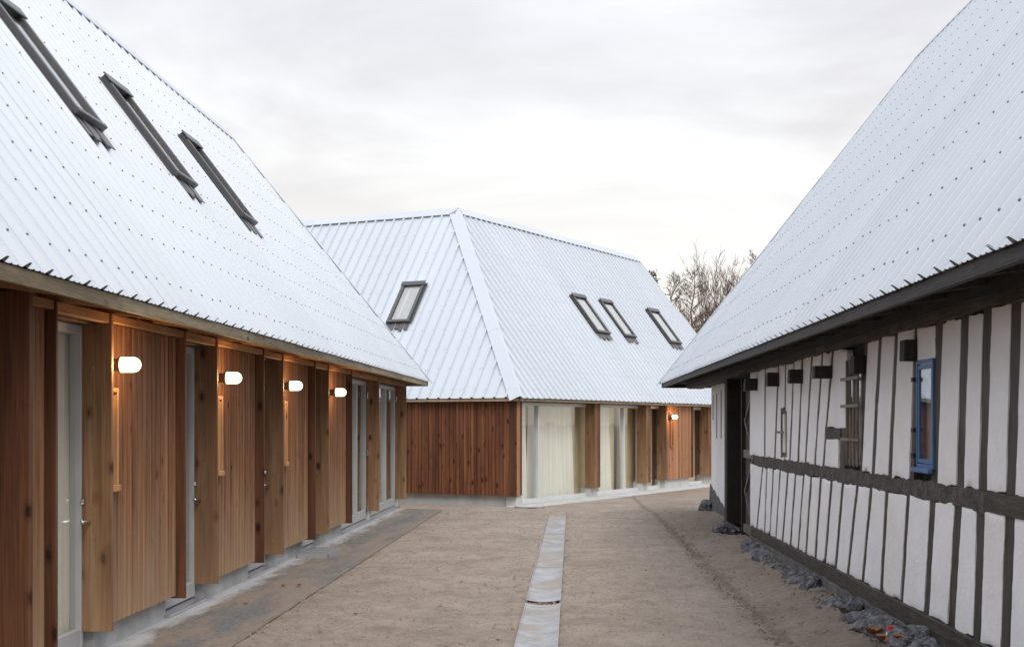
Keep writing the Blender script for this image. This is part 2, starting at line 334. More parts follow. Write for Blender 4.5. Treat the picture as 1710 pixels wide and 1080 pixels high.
def board(F, a0, a1, d0, d1, z0, z1, name, mat, parent):       # boards of one size share one mesh
    key = (round(a1 - a0, 4), round(d1 - d0, 4), round(z1 - z0, 4), mat, name)
    if key not in BOARD:
        x, y, z = (a1 - a0) / 2, (d1 - d0) / 2, z1 - z0; b = min(.004, x * .3)
        me = bpy.data.meshes.new(name); bm = bmesh.new()
        vs = [bm.verts.new((X, Y, Z)) for Z in (0, z) for X, Y in ((-x, -y), (x, -y), (x, y), (-x, y))]
        for f in [(0, 3, 2, 1), (4, 5, 6, 7), (0, 1, 5, 4), (1, 2, 6, 5), (2, 3, 7, 6), (3, 0, 4, 7)]: bm.faces.new([vs[i] for i in f])
        bmesh.ops.bevel(bm, geom=[e for e in bm.edges if abs(e.verts[0].co.z - e.verts[1].co.z) > .01], offset=b, segments=1, affect='EDGES')
        bmesh.ops.recalc_face_normals(bm, faces=bm.faces); bm.to_mesh(me); bm.free(); me.materials.append(MAT[mat]); BOARD[key] = me
    o = bpy.data.objects.new(name, BOARD[key]); COL.objects.link(o)
    p = F.P((a0 + a1) / 2, (d0 + d1) / 2, z0); pw = parent['wl']; o.parent = parent
    o.location = (p[0] - pw[0], p[1] - pw[1], p[2] - pw[2]); o.rotation_euler = (0, 0, F.rz); o['wl'] = p
    return o

# ------------------------------------------------------------ ground
def gz(x, y):
    z = 0.0
    if y > 25: z = -.1 * min(1, (y - 25) / 3)
    return z
def fine_z(x, y):
    r = x - .036 * y
    v = mn.noise((x * 1.1, y * 1.1, 0)) * .014 + mn.noise((x * 4.5, y * 3.0, 3)) * .012 + (.5 - abs(mn.noise((x * 10, y * 6.5, 7)))) * .022 + mn.noise((x * 23, y * 13, 9)) * .008
    c = mn.noise((x * 3.2, y * 3.2, 11))
    if c > .18: v += mn.noise((x * 24, y * 15, 5)) * .022 * min(1, (c - .18) * 6)
    # long wheel ruts
    for c0, wd, dp in ((1.62 + .05 * math.sin(y * .35), .10, .016), (1.15, .14, .006), (-.62, .14, .006), (-1.25, .12, .005)):
        t = abs(r - c0) / wd
        if t < 1.6: v -= dp * math.exp(-t * t * 2); v += dp * .5 * math.exp(-((t - 1.2) * 3) ** 2)
    # heaped against the barn
    if r > 1.75: v += min(.12, (r - 1.75) * .22) * (1 if y < 18.5 else max(0, 1 - (y - 18.5) / 1.2)) * min(1, max(.2, (26 - y) / 6)) + mn.noise((x * 9, y * 9, 2)) * .016
    # flat beside the channel
    cc = abs(x - .0427 * y + .255 - .0)
    return v
def ground():
    m = MB(); xs = []; x = -3.6
    while x < 3.9: xs.append(x); x += .035
    ys = []; y = 6.0
    while y < 29: ys.append(y); y += .035 + .003 * (y - 6)
    nx = len(xs)
    for y in ys:
        for x in xs:
            f = fine_z(x, y); edge = min(1, max(0, (x + 3.6) / .3), max(0, (3.9 - x) / .3), max(0, (y - 6) / .3), max(0, (29 - y) / .5))
            lx = x + 2.46 - .045 * y            # keep sand below the paved strip and the channel
            ch = x - .0427 * y
            k = 1.0
            if lx < .06 and y < 26: k = max(0, min(1, lx / .06)) ; f = (f - .004) * k - .003 * (1 - k) if lx > 0 else -.012
            if -.43 < ch < -.06 and y < 25.4: f = min(f, .002) - (.045 if -.40 < ch < -.10 else 0)
            m.v.append((x, y, gz(x, y) + f * edge))
    for j in range(len(ys) - 1):
        for i in range(nx - 1): a = j * nx + i; m.f.append((a, a + 1, a + nx + 1, a + nx))
    # coarse apron out to the horizon
    X0, X1, Y0, Y1 = xs[0], xs[-1], ys[0], ys[-1]; B = 1500
    def q4(a, b, c, d): m.add([a, b, c, d], [(0, 1, 2, 3)])
    for (xa, xb) in ((-B, X0), (X0, X1), (X1, B)):
        for (ya, yb) in ((-B, Y0), (Y0, 25), (25, 28), (28, Y1), (Y1, B)):
            if xa == X0 and ya in (Y0, 25, 28): continue
            q4((xa, ya, gz(0, ya)), (xb, ya, gz(0, ya)), (xb, yb, gz(0, yb)), (xa, yb, gz(0, yb)))
    o = m.build('ground', 'sand', smooth=True, fix=False); o['kind'] = 'structure'
ground()

# paved strip along the left building, its own sheet
m = MB(); na = 60
ob_o = FL.P(0, 3.36, 0)
for j in range(na + 1):
    a = -2 + 27.9 * j / na
    for d in (3.36, 3.1, 2.8, 2.455 + .004 * math.sin(a * 3)): m.v.append((3.36 - d, a, .006 + (.004 if d > 2.5 else -.004)))
for j in range(na):
    for i in range(3): b = j * 4 + i; m.f.append((b, b + 1, b + 5, b + 4))
me = bpy.data.meshes.new('pavement'); me.from_pydata(m.v, [], m.f); me.materials.append(MAT['strip_paving'])
o = bpy.data.objects.new('pavement', me); COL.objects.link(o); o.location = ob_o; o.rotation_euler = (0, 0, FL.rz - math.pi / 2); o['kind'] = 'structure'

# thin crease of older paving crossing the far yard, concrete apron in front of the far building
a_end = CR.at(1190, .0)
m = MB(); m.box(CR, -.12, 13.2, -.42, .16, -.16, -.075); o = m.build('apron_slab', 'pale_concrete', bevel=.01); o['kind'] = 'structure'

# drainage channel
dc = thing('drain_channel', 'pale concrete drain channel running up the middle of the sandy yard', 'drain channel', (.2, 10, 0))
def chan(y0, y1):
    m = MB(); n = 8; wd = .145
    rows = 6
    for j in range(rows + 1):
        y = y0 + (y1 - y0) * j / rows; cx = .0427 * y - .255 + .0005 * (y - 10)
        for i in range(n + 1):
            s_ = -1 + 2 * i / n; m.v.append((cx + s_ * wd, y, .004 - .016 * (1 - s_ * s_) + gz(0, y)))
    for j in range(rows):
        for i in range(n): b = j * (n + 1) + i; m.f.append((b, b + 1, b + n + 2, b + n + 1))
    # rims and end faces
    k = len(m.v); cx0 = .0427 * y0 - .255; cx1 = .0427 * y1 - .255
    for sgn in (-1, 1):
        m.hexa([(cx0 + sgn * wd, y0, -.05), (cx0 + sgn * (wd + .012), y0, -.05), (cx1 + sgn * (wd + .012), y1, -.05), (cx1 + sgn * wd, y1, -.05),
                (cx0 + sgn * wd, y0, .008 + gz(0, y0)), (cx0 + sgn * (wd + .012), y0, .008 + gz(0, y0)), (cx1 + sgn * (wd + .012), y1, .008 + gz(0, y1)), (cx1 + sgn * wd, y1, .008 + gz(0, y1))])
    return m.build('channel_slab', 'channel_concrete', dc, smooth=False, fix=False)
ys = [6.1, 12.5]; chan(6.1, 9.3); chan(9.32, 12.42)
y = 12.62
while y < 24: chan(y, min(24.2, y + 2.95)); y += 2.97
m = MB()
for i in range(46):
    c = (.0427 * 12.52 - .255 + U(-.13, .13), 12.52 + U(-.07, .07), -.028 + .02 * R()); r_ = U(.009, .02)
    m.add([(c[0] + r_, c[1], c[2]), (c[0] - r_, c[1], c[2]), (c[0], c[1] + r_, c[2]), (c[0], c[1] - r_, c[2]), (c[0], c[1], c[2] + r_ * .8), (c[0], c[1], c[2] - r_)],
          [(0, 2, 4), (2, 1, 4), (1, 3, 4), (3, 0, 4), (2, 0, 5), (1, 2, 5), (3, 1, 5), (0, 3, 5)])
m.build('pebble', 'pinkish_pebble', dc, kind='stuff')

# clods and grit on the sand
m = MB()
for i in range(8000):
    y = 7.5 + 18 * R() ** 1.5
    x = U(-2.4, 2.3) + .036 * y
    if x < -2.5 + .045 * y and R() < .6: continue
    ch = x - .0427 * y
    if -.42 < ch < -.09: continue
    big = R() ** 5; r_ = .004 + .015 * big
    if x - .036 * y > 1.7: r_ *= 1.5
    z = gz(x, y) + fine_z(x, y) + (0.004 if x > -2.4 + .045 * y else .014)
    if x < -2.4 + .045 * y: z = .012
    s1, s2 = U(.7, 1.5), U(.7, 1.3); h = r_ * U(.5, .9)
    m.add([(x + r_ * s1, y, z), (x, y + r_ * s2, z), (x - r_ * s1 * U(.7, 1), y, z), (x, y - r_ * s2, z), (x + U(-.4, .4) * r_, y + U(-.4, .4) * r_, z + h)], [(0, 1, 4), (1, 2, 4), (2, 3, 4), (3, 0, 4)])
o = m.build('sand_clods', 'clod', kind='stuff', fix=False); o['label'] = 'small crumbs of sand and gravel scattered over the yard'; o['category'] = 'gravel'

m = MB()
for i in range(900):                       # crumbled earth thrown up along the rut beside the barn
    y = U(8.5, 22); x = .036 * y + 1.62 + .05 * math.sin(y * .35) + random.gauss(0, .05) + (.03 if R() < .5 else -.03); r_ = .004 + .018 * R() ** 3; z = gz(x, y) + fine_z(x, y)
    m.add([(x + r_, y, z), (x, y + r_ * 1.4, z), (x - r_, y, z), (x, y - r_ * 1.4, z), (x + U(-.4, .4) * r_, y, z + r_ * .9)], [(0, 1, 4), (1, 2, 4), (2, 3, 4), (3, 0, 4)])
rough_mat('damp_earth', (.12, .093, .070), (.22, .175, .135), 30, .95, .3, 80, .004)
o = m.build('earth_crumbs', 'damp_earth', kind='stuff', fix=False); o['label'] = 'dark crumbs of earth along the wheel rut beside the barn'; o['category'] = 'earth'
# ------------------------------------------------------------ roofs
PITCH_P = [(0, 0), (.030, 0), (.042, .004), (.056, .004), (.068, 0), (.098, 0), (.110, .004), (.124, .004), (.136, 0)]
def profile(pitch, st=.006):
    # one tall rib, two shallow stiffeners per pitch
    s_ = pitch
    return [(0, 0), (.016 * s_ / .288, .040), (.050 * s_ / .288, .040), (.066 * s_ / .288, 0), (.125 * s_ / .288, 0), (.134 * s_ / .288, st), (.152 * s_ / .288, st), (.161 * s_ / .288, 0),
            (.208 * s_ / .288, 0), (.217 * s_ / .288, st), (.235 * s_ / .288, st), (.244 * s_ / .288, 0)]
def SP(F, e, z0, a, s_, h):          # point on a roof slope
    return F.P(a, e + s_ * CT - h * ST, z0 + s_ * ST + h * CT)
def roof_slope(F, e, z0, a0, a1, smax, pitch, parent, per=4, name='roof_sheet', st=.006):
    """ribbed sheets from a0 to a1; smax(a) is the slope length at a"""
    pf = profile(pitch, st); nr = int(math.ceil((a1 - a0) / pitch)); i = 0; k = 0
    while i < nr:
        cols = []
        for r_ in range(i, min(nr, i + per)):
            for (o_, h) in pf:
                a = a0 + r_ * pitch + o_
                if a <= a1: cols.append((a, h))
        aend = min(a1, a0 + min(nr, i + per) * pitch); cols.append((aend, 0))
        if aend < a1: cols += [(min(a1, aend + .022 * pitch / .288), .036), (min(a1, aend + .05 * pitch / .288), .036)]
        lift = .0015 * (k % 2); low = U(-.004, .004)
        m = MB(); n_ = len(cols)
        for a, h in cols:
            sm = max(0.001, smax(a))
            for s_, hh in ((low, h + lift), (sm, h + lift), (low, h + lift - .004), (sm, h + lift - .004)): m.v.append(SP(F, e, z0, a, s_, hh))
        for c in range(n_ - 1):
            b = c * 4; d = b + 4
            m.f += [(b, d, d + 1, b + 1), (b + 2, b + 3, d + 3, d + 2), (b, b + 2, d + 2, d), (b + 1, d + 1, d + 3, b + 3)]
        m.f += [(0, 1, 3, 2), ((n_ - 1) * 4, (n_ - 1) * 4 + 2, (n_ - 1) * 4 + 3, (n_ - 1) * 4 + 1)]
        m.build(name, 'roof_steel', parent, origin=SP(F, e, z0, cols[0][0], 0, 0)); i += per; k += 1
def screws(F, e, z0, a0, a1, smax, pitch, parent, rows, size=.0085, clear=()):
    m = MB(); nr = int((a1 - a0) / pitch)
    for j, s_ in enumerate(rows):
        for i in range(nr + 1):
            offs = [(.033, .040)]
            if (i + j) % 5 == 0: offs.append((.100, .018))
            for o_, h in offs:
                a = a0 + i * pitch + o_ * pitch / .288 + U(-.006, .006); ss = s_ + U(-.015, .015)
                if a > a1 or ss > smax(a) - .12: continue
                if any(x0 - .08 < a < x1 + .08 and y0 - .3 < ss < y1 + .15 for x0, x1, y0, y1 in clear): continue
                c = Vector(SP(F, e, z0, a, ss, h)); nrm = (Vector(SP(F, e, z0, a, ss, 1)) - Vector(SP(F, e, z0, a, ss, 0)))
                m.tube(c, c + nrm * .009, size, size * .7, 6)
    m.build('screw', 'screw_head', parent, kind='stuff')
def slope_n(F): return (Vector(F.P(0, 0, 0)) - Vector(F.P(0, 1, 0))) * ST + Vector((0, 0, CT))
def cap(P_, Q_, nA, nB, wA, wB, parent, name, h=.046, seg=2.2):
    P_ = Vector(P_); Q_ = Vector(Q_); L_ = (Q_ - P_).length; t = (Q_ - P_) / L_; up = (nA + nB) / (1 + nA.dot(nB))
    dA = t.cross(nA); dA = dA if dA.dot(nB) * -1 < 0 or True else dA
    if dA.dot(nB) < 0 and False: pass
    # wing direction must drop away from the other slope
    dA = dA if dA.dot(nA - nB) > 0 else -dA
    dB = t.cross(nB); dB = dB if dB.dot(nB - nA) > 0 else -dB
    n_ = max(1, int(round(L_ / seg)))
    for i in range(n_):
        p0 = P_ + t * (L_ * i / n_ - (.03 if i else 0)); p1 = P_ + t * (L_ * (i + 1) / n_); hh = h + .003 * (i % 2)
        vs = []
        for pt in (p0, p1):
            r_ = pt + up * hh
            lipA = r_ + dA * wA; lipB = r_ + dB * wB
            vs += [lipA - nA * .012, lipA, r_ , lipB, lipB - nB * .012, lipB - nB * .004 - dB * .004, r_ - up * .004, lipA - nA * .004 - dA * .004]
        m = MB(); m.add(vs, [tuple(range(8))[::-1], tuple(range(8, 16))] + [(j, (j + 1) % 8, 8 + (j + 1) % 8, 8 + j) for j in range(8)])
        m.build(name, 'roof_steel', parent, origin=tuple(p0))
def flat_sheet(pts, parent, name='roof_sheet', th=.02, mat='roof_steel'):
    pts = [Vector(p) for p in pts]; n_ = (pts[1] - pts[0]).cross(pts[2] - pts[0]).normalized() * th; k = len(pts)
    m = MB(); m.add(pts + [p - n_ for p in pts], [tuple(range(k)), tuple(range(k, 2 * k))[::-1]] + [(i, (i + 1) % k, k + (i + 1) % k, k + i) for i in range(k)])
    return m.build(name, mat, parent)
def skylight(F, e, z0, a0, a1, s0, s1, parent, blind=False, fl=.20, flip=False):
    """roof window: > frame, pane, hood, flashing"""
    root = MB()
    def slab(mb, A0, A1, S0, S1, H0, H1): mb.hexa([SP(F, e, z0, A0, S0, H0), SP(F, e, z0, A1, S0, H0), SP(F, e, z0, A1, S1, H0), SP(F, e, z0, A0, S1, H0), SP(F, e, z0, A0, S0, H1), SP(F, e, z0, A1, S0, H1), SP(F, e, z0, A1, S1, H1), SP(F, e, z0, A0, S1, H1)])
    t = .07; H = .095
    slab(root, a0, a0 + t, s0, s1, -.01, H); slab(root, a1 - t, a1, s0, s1, -.01, H); slab(root, a0 + t, a1 - t, s0, s0 + t, -.01, H - .004); slab(root, a0 + t, a1 - t, s1 - t, s1, -.01, H - .004)
    o_ = SP(F, e, z0, a0, s0, 0)
    w_ = root.build('roof_window', 'skylight_frame', parent, bevel=.006, origin=o_)
    p_ = MB(); slab(p_, a0 + t, a1 - t, s0 + t, s1 - t, H - .035, H - .03); p_.build('pane', 'glass', w_)
    b_ = MB(); slab(b_, a0 + t, a1 - t, s0 + t, s1 - t, H - .062, H - .056); b_.build('blind', 'blind' , w_)
    h_ = MB(); slab(h_, a0 - .025, a1 + .025, s1 - .10, s1 + .02, H, H + .018); h_.build('hood', 'skylight_frame', w_, bevel=.008)
    k_ = MB(); slab(k_, a0 - .006, a1 + .006, s0 - .012, s0 + .035, H - .05, H + .008); k_.build('lower_cover', 'skylight_frame', w_, bevel=.006)
    f_ = MB(); n_ = 5
    for i in range(n_):                       # pleated lead apron, stepping over the ribs
        x0 = a0 + (a1 - a0) * i / n_; x1 = a0 + (a1 - a0) * (i + 1) / n_
        slab(f_, x0, x1 - .012, s0 - fl * (1 + .18 * math.sin(i * 2.3)), s0 + .02, .034, .043 + .006 * (i % 2))
    f_.build('flashing', 'flashing', w_)
    for x0, x1 in ((a0 - .05, a0 - .004), (a1 + .004, a1 + .05)): s_ = MB(); slab(s_, x0, x1, s0, s1, .034, .042); s_.build('side_flashing', 'flashing', w_)
    return w_

# ============================================================ LEFT TIMBER BUILDING
LB = thing('timber_house', 'long timber clad house with lit lamps on the left side of the yard', 'house', FL.P(14, 4.5, 0))
EP, EZ, A_L0, A_L1 = 2.8, 2.39, 1.5, 26.75
SL = 3.09 / CT
roofL = MB(); roofL.box(FL, A_L0, 23.6, 5.84, 5.94, 6.15, 6.30); roofL = roofL.build('roof', 'beam_wood', LB)
smL = lambda a: min(SL - .05, (A_L1 - a) / 3.1 * SL - .03)
pitch = .288
a0 = FL.at(6.7, EP) - .05; a0 -= pitch * int((a0 - A_L0) / pitch)
roof_slope(FL, EP, EZ, a0, A_L1, smL, pitch, roofL)
clearL = [(11.08, 11.80, 2.05, 3.4), (13.92, 14.68, 2.05, 3.4), (16.72, 17.48, 2.05, 3.4)]
screws(FL, EP, EZ, a0, A_L1, smL, pitch, roofL, [.22, .72, 1.15, 1.58, 2.05, 2.6, 3.2, 3.8, 4.4], clear=clearL)
for c in clearL: skylight(FL, EP, EZ, c[0] + .03, c[1] - .03, 2.10, 3.36, roofL)
BP, = (2 * 5.89 - EP,)
flat_sheet([FL.P(A_L0, 5.9, 6.47), FL.P(23.65, 5.9, 6.47), FL.P(A_L1, BP, EZ), FL.P(A_L0, BP, EZ)], roofL)
flat_sheet([FL.P(23.65, 5.89, 6.46), FL.P(A_L1, EP + .02, EZ), FL.P(A_L1, BP, EZ)], roofL)
nA = slope_n(FL); FLb = Frame(FL.P(0, 0, 0)[:2], FL.u, (-FL.n[0], -FL.n[1])); nB = slope_n(FLb)
ridA = FL.P(A_L0, 5.89, EZ + 4.08); ridB = FL.P(23.65, 5.89, EZ + 4.08)
cap(ridA, ridB, nA, nB, .17, .17, roofL, 'ridge_cap')
nE = Vector((FL.u[0] * ST, FL.u[1] * ST, CT))
cap(ridB, FL.P(A_L1, EP, EZ), nA, nE, .17, .17, roofL, 'hip_cap')
# deck under the sheets, rafters, fascia
dk = MB(); dk.hexa([SP(FL, EP, EZ, A_L0, .03, -.05), SP(FL, EP, EZ, 26.6, .03, -.05), SP(FL, EP, EZ, 23.7, SL - .2, -.05), SP(FL, EP, EZ, A_L0, SL - .2, -.05),
                    SP(FL, EP, EZ, A_L0, .03, -.03), SP(FL, EP, EZ, 26.6, .03, -.03), SP(FL, EP, EZ, 23.7, SL - .2, -.03), SP(FL, EP, EZ, A_L0, SL - .2, -.03)])
dk.build('roof_deck', 'beam_wood', roofL)
a = 2.0
while a < 26.5:
    m = MB(); m.hexa([FL.P(a + x, EP + .05 + y, z) for y, x, z in ((0, 0, 2.306), (0, .05, 2.306), (.62, .05, 2.395), (.62, 0, 2.395))] + [FL.P(a + x, EP + .05 + y, z) for y, x, z in ((0, 0, 2.385), (0, .05, 2.385), (.62, .05, 3.14), (.62, 0, 3.14))])
    m.build('rafter', 'pine_wood', roofL, origin=FL.P(a, EP, 2.3)); a += .943
a = 1.5
while a < A_L1 - .1:
    b = min(A_L1 - .02, a + 3.55); m = MB()
    m.hexa([FL.P(a, EP + .012, 2.303), FL.P(b - .004, EP + .012, 2.303), FL.P(b - .004, EP + .045, 2.303), FL.P(a, EP + .045, 2.303), FL.P(a, EP + .012, 2.386), FL.P(b - .004, EP + .012, 2.386), FL.P(b - .004, EP + .045, 2.40), FL.P(a, EP + .045, 2.40)])
    m.build('fascia_board', 'fascia_wood', roofL, origin=FL.P(a, EP, 2.3)); a += 3.55
m = MB(); m.box(FL, A_L1 - .05, A_L1 - .02, EP + .05, BP, 2.303, 2.386); m.build('fascia_board', 'fascia_wood_across', roofL)

PO = 3.18      # outer edge of the fins
wallL = MB()
wallL.box(FL, 1.6, 26.2, 3.34, 3.50, 2.36, 3.05)            # above the openings
wallL.box(FL, 26.05, 26.25, 3.5, 8.6, -.05, 3.0); wallL.box(FL, 1.6, 26.05, 8.4, 8.6, -.05, 3.0); wallL.box(FL, 1.5, 1.6, 3.5, 8.6, -.05, 3.0)
wallL = wallL.build('wall', 'cladding_wood', LB)
m = MB(); m.box(FL, 1.6, 26.05, 3.5, 8.4, 2.50, 2.54); m.box(FL, 1.6, 26.05, 6.2, 6.3, .02, 2.5); m.build('inner_wall', 'inner_plaster', LB)
m = MB(); m.box(FL, 1.6, 26.05, 3.42, 8.4, -.03, .03); m.build('floor', 'concrete', LB)
fin_d = .245
def fin(a, th=.045, zt=2.345, d1=None, zb=.17, mat='fin_wood'):
    o_ = board(FL, a - th, a, PO, d1 or PO + fin_d, zb, zt, 'fin', mat, LB)
    m = MB()
    for z in [zb + .16 + .235 * k for k in range(9)]:
        c = Vector(FL.P(a - th, PO + fin_d * .78, z)); m.tube(c - Vector((0, .004, 0)), c + Vector((0, .004, 0)), .0065, .0065, 6)
    return o_, m
def panel(a0_, a1_, near_mat='fin_wood'):
    """slatted panel from its near fin at a0_ to its far fin at a1_"""
    o_, mm = fin(a0_); mm.build('screw', 'steel', o_, kind='stuff')
    pn = MB(); pn.box(FL, a0_, a1_, PO + .115, PO + .16, .20, 2.30); pn = pn.build('wall_panel', 'red_wood', LB)
    fd, mm = fin(a1_, .03, mat='red_wood', d1=PO + .13)
    x = a0_ + .005; i = 0
    W_ = [.054, .040, .060, .046]
    while x < a1_ - .085:
        ww = W_[(i * 7 + int(a0_ * 3)) % 4]; dp = .003 + .013 * (i % 2) * U(.5, 1)
        board(FL, x, x + ww, PO + .075 + dp, PO + .113, .19 , 2.295, 'cladding_board', 'cladding_wood', pn); x += ww + .007; i += 1
    m = MB(); m.box(FL, a0_ + .06, a1_ - .04, PO + .16, PO + .4, -.04, .30); m.build('plinth', 'concrete', LB, bevel=.006)
    m = MB(); m.box(FL, a0_ + .06, a1_ - .04, PO + .17, PO + .25, .30, 2.36); m.build('inner_lining', 'inner_wood', LB)
    bx(FL, a0_, a1_ - .032, PO + .012, PO + .07, 2.297, 2.352, 'lintel_beam', 'beam_wood', LB)
    # small slot window with pale wooden casing beside the near fin
    return pn
GP = PO + .235
def pane_bay(a0_, a1_, z0=.06, z1=2.27, stiles=True, name='glass_door', handle=True, mull=()):
    fm = MB(); t = .048
    fm.box(FL, a0_, a0_ + t, GP - .03, GP + .05, z0, z1); fm.box(FL, a1_ - t, a1_, GP - .03, GP + .05, z0, z1)
    fm.box(FL, a0_ + t, a1_ - t, GP - .028, GP + .048, z1 - t * 1.3, z1); fm.box(FL, a0_ + t, a1_ - t, GP - .028, GP + .048, z0, z0 + .13)
    for q_ in mull: fm.box(FL, q_ - .045, q_ + .045, GP - .035, GP + .05, z0 + .13, z1 - t * 1.3)
    d_ = fm.build(name, 'frame_paint', LB, bevel=.004)
    p_ = MB(); p_.box(FL, a0_ + t, a1_ - t, GP + .008, GP + .016, z0 + .13, z1 - t * 1.3); p_.build('pane', 'glass', d_)
    s_ = MB(); s_.hexa([FL.P(a, d, z) for a, d, z in ((a0_ - .05, GP - .12, .0), (a1_ + .05, GP - .12, .0), (a1_ + .05, GP + .05, .0), (a0_ - .05, GP + .05, .0), (a0_ - .05, GP - .12, .03), (a1_ + .05, GP - .12, .03), (a1_ + .05, GP + .05, .058), (a0_ - .05, GP + .05, .058))])
    s_.build('sill', 'aluminium', d_, bevel=.003)
    if handle:
        h = MB(); ah = a1_ - .03
        h.tube(FL.P(ah, GP - .03, .92), FL.P(ah, GP - .09, .92), .010, .010, 8); h.tube(FL.P(ah + .01, GP - .085, .92), FL.P(ah - .13, GP - .085, .92), .010, .009, 8)
        h.tube(FL.P(ah, GP - .03, .92), FL.P(ah, GP - .04, .92), .026, .026, 12); h.build('handle', 'steel', d_, smooth=False)
        h = MB(); h.tube(FL.P(ah, GP - .03, 1.06), FL.P(ah, GP - .052, 1.06), .028, .022, 12); h.build('lock', 'steel', d_)
    else:
        h = MB()
        for z in (.20, 1.12, 2.05): h.tube(FL.P(a1_ - .01, GP - .055, z - .05), FL.P(a1_ - .01, GP - .055, z + .05), .014, .014, 8)
        h.build('hinge', 'steel', d_)
    return d_
near = [7.85 - .0, 9.52, 12.36, 15.18, 18.01]; far = [8.48, 11.33, 14.22, 17.06, 19.88]
near[0] = 7.87
# nearest bay: a wider outer board in front, as in the left edge of the photo
for i in range(5):
    if i == 0:
        o_ = board(FL, 7.79, 7.84, 3.085, GP, .17, 2.345, 'fin', 'red_wood', LB)
        pn = MB(); pn.box(FL, 7.84, 8.45, PO + .10, PO + .16, .20, 2.30); pn = pn.build('wall_panel', 'red_wood', LB)
        x = 7.845
        while x < 8.40: board(FL, x, x + .066, PO + .06 + .012 * R(), PO + .10, .19, 2.295, 'cladding_board', 'cladding_wood', pn); x += .074
        fd, mm = fin(8.48, .03, mat='red_wood', d1=PO + .16)
        bx(FL, 7.84, 8.45, PO + .012, PO + .07, 2.297, 2.352, 'lintel_beam', 'beam_wood', LB)
        m = MB(); m.box(FL, 7.9, 8.46, PO + .16, PO + .4, -.04, .30); m.build('plinth', 'concrete', LB)
    else: panel(near[i], far[i])
for i in range(4):
    a0_, a1_ = far[i], near[i + 1]
    bx(FL, a0_, a1_ - .047, PO + .012, PO + .07, 2.285, 2.352, 'lintel_beam', 'beam_wood', LB)
    pane_bay(a0_ - .02, a1_ - .02)
    bx(FL, a0_, a1_ - .047, PO + .11, GP + .05, 2.272, 2.30, 'head_board', 'red_wood', LB)
# large glazing at the far end
for a0_, a1_ in ((19.9, 22.62), (22.72, 26.28)):
    bx(FL, a0_, a1_, PO + .012, PO + .07, 2.285, 2.352, 'lintel_beam', 'beam_wood', LB)
    pane_bay(a0_, a1_ - .05, name='glass_wall', handle=False, mull=((a1_ * .62 + a0_ * .38),))
    bx(FL, a0_, a1_, PO + .11, GP + .05, 2.272, 2.30, 'head_board', 'red_wood', LB)
    o_, mm = fin(a1_ + .03, .05); mm.build('screw', 'steel', o_, kind='stuff')
    board(FL, a1_ + .035, a1_ + .115, PO + .02, PO + .24, .17, 2.345, 'fin', 'red_wood', LB)
    bx(FL, a1_ - .02, a1_ + .14, PO + .16, GP + .1, -.04, .2, 'plinth', 'pale_concrete', LB)
# nearer part, just outside the picture
m = MB(); m.box(FL, 1.6, 7.79, PO + .09, PO + .16, .17, 2.345); m.build('wall_panel', 'cladding_wood', LB)
# slot windows
for px, w_ in ((178.5, .17), (359.5, .17), (471.5, .15)):
    a = FL.at(px, PO + .075)
    f_ = MB(); z0, z1 = 1.165, 1.845
    f_.box(FL, a, a + .03, PO + .045, PO + .075, z0, z1); f_.box(FL, a + w_ - .03, a + w_, PO + .045, PO + .075, z0, z1); f_.box(FL, a + .03, a + w_ - .03, PO + .045, PO + .075, z1 - .03, z1); f_.box(FL, a - .01, a + w_ + .01, PO + .03, PO + .075, z0 - .045, z0)
    f_ = f_.build('slot_window', 'pine_wood', LB, bevel=.003)
    for k in range(3): board(FL, a + .03 + k * (w_ - .06) / 3 + .002, a + .03 + (k + 1) * (w_ - .06) / 3 - .002, PO + .06, PO + .074, z0 + .001, z1 - .031, 'slat', 'pine_wood', f_)

# lamps
def wall_lamp(F, a, d, z, label, k=1.0, group='lit globe lamps on the timber houses'):
    p = F.P(a, d, z); n_ = Vector((-F.n[0], -F.n[1], 0)); t = thing('wall_lamp', label, 'lamp', p, group); pv = Vector(p)
    m = MB(); m.tube(pv, pv + n_ * .012, .05 * k, .05 * k, 20); m.tube(pv + n_ * .012, pv + n_ * .075, .042 * k, .046 * k, 20); m.tube(pv + n_ * .075, pv + n_ * .092, .058 * k, .058 * k, 20); m.build('lamp_base', 'lamp_base', t, bevel=.003)
    m = MB(); seg = 20; rows = []; R0 = .054 * k; L_ = .085 * k
    xa = Vector((0, 0, 1)); ya = n_.cross(xa)
    st = [(0, R0), (L_, R0)] + [(L_ + R0 * math.sin(x), R0 * math.cos(x)) for x in [math.pi / 2 * i / 7 for i in range(1, 7)]]
    for (h, r_) in st:
        for i in range(seg): b = 2 * math.pi * i / seg; m.v.append(tuple(pv + n_ * (.092 + h) + xa * (r_ * math.cos(b)) + ya * (r_ * math.sin(b))))
    tip = len(m.v); m.v.append(tuple(pv + n_ * (.092 + L_ + R0)))
    for j in range(len(st) - 1):
        for i in range(seg): m.f.append((j * seg + i, j * seg + (i + 1) % seg, (j + 1) * seg + (i + 1) % seg, (j + 1) * seg + i))
    j = len(st) - 1
    for i in range(seg): m.f.append((j * seg + i, j * seg + (i + 1) % seg, tip))
    m.f.append(tuple(range(seg))[::-1])
    g_ = m.build('globe', 'lamp_glow', t, smooth=True)
    ld = bpy.data.lights.new('bulb', 'POINT'); ld.energy = 17; ld.color = (1, .60, .28); ld.shadow_soft_size = .035; lo = bpy.data.objects.new('bulb', ld); COL.objects.link(lo); lo.parent = t; lo.location = tuple(n_ * .16)
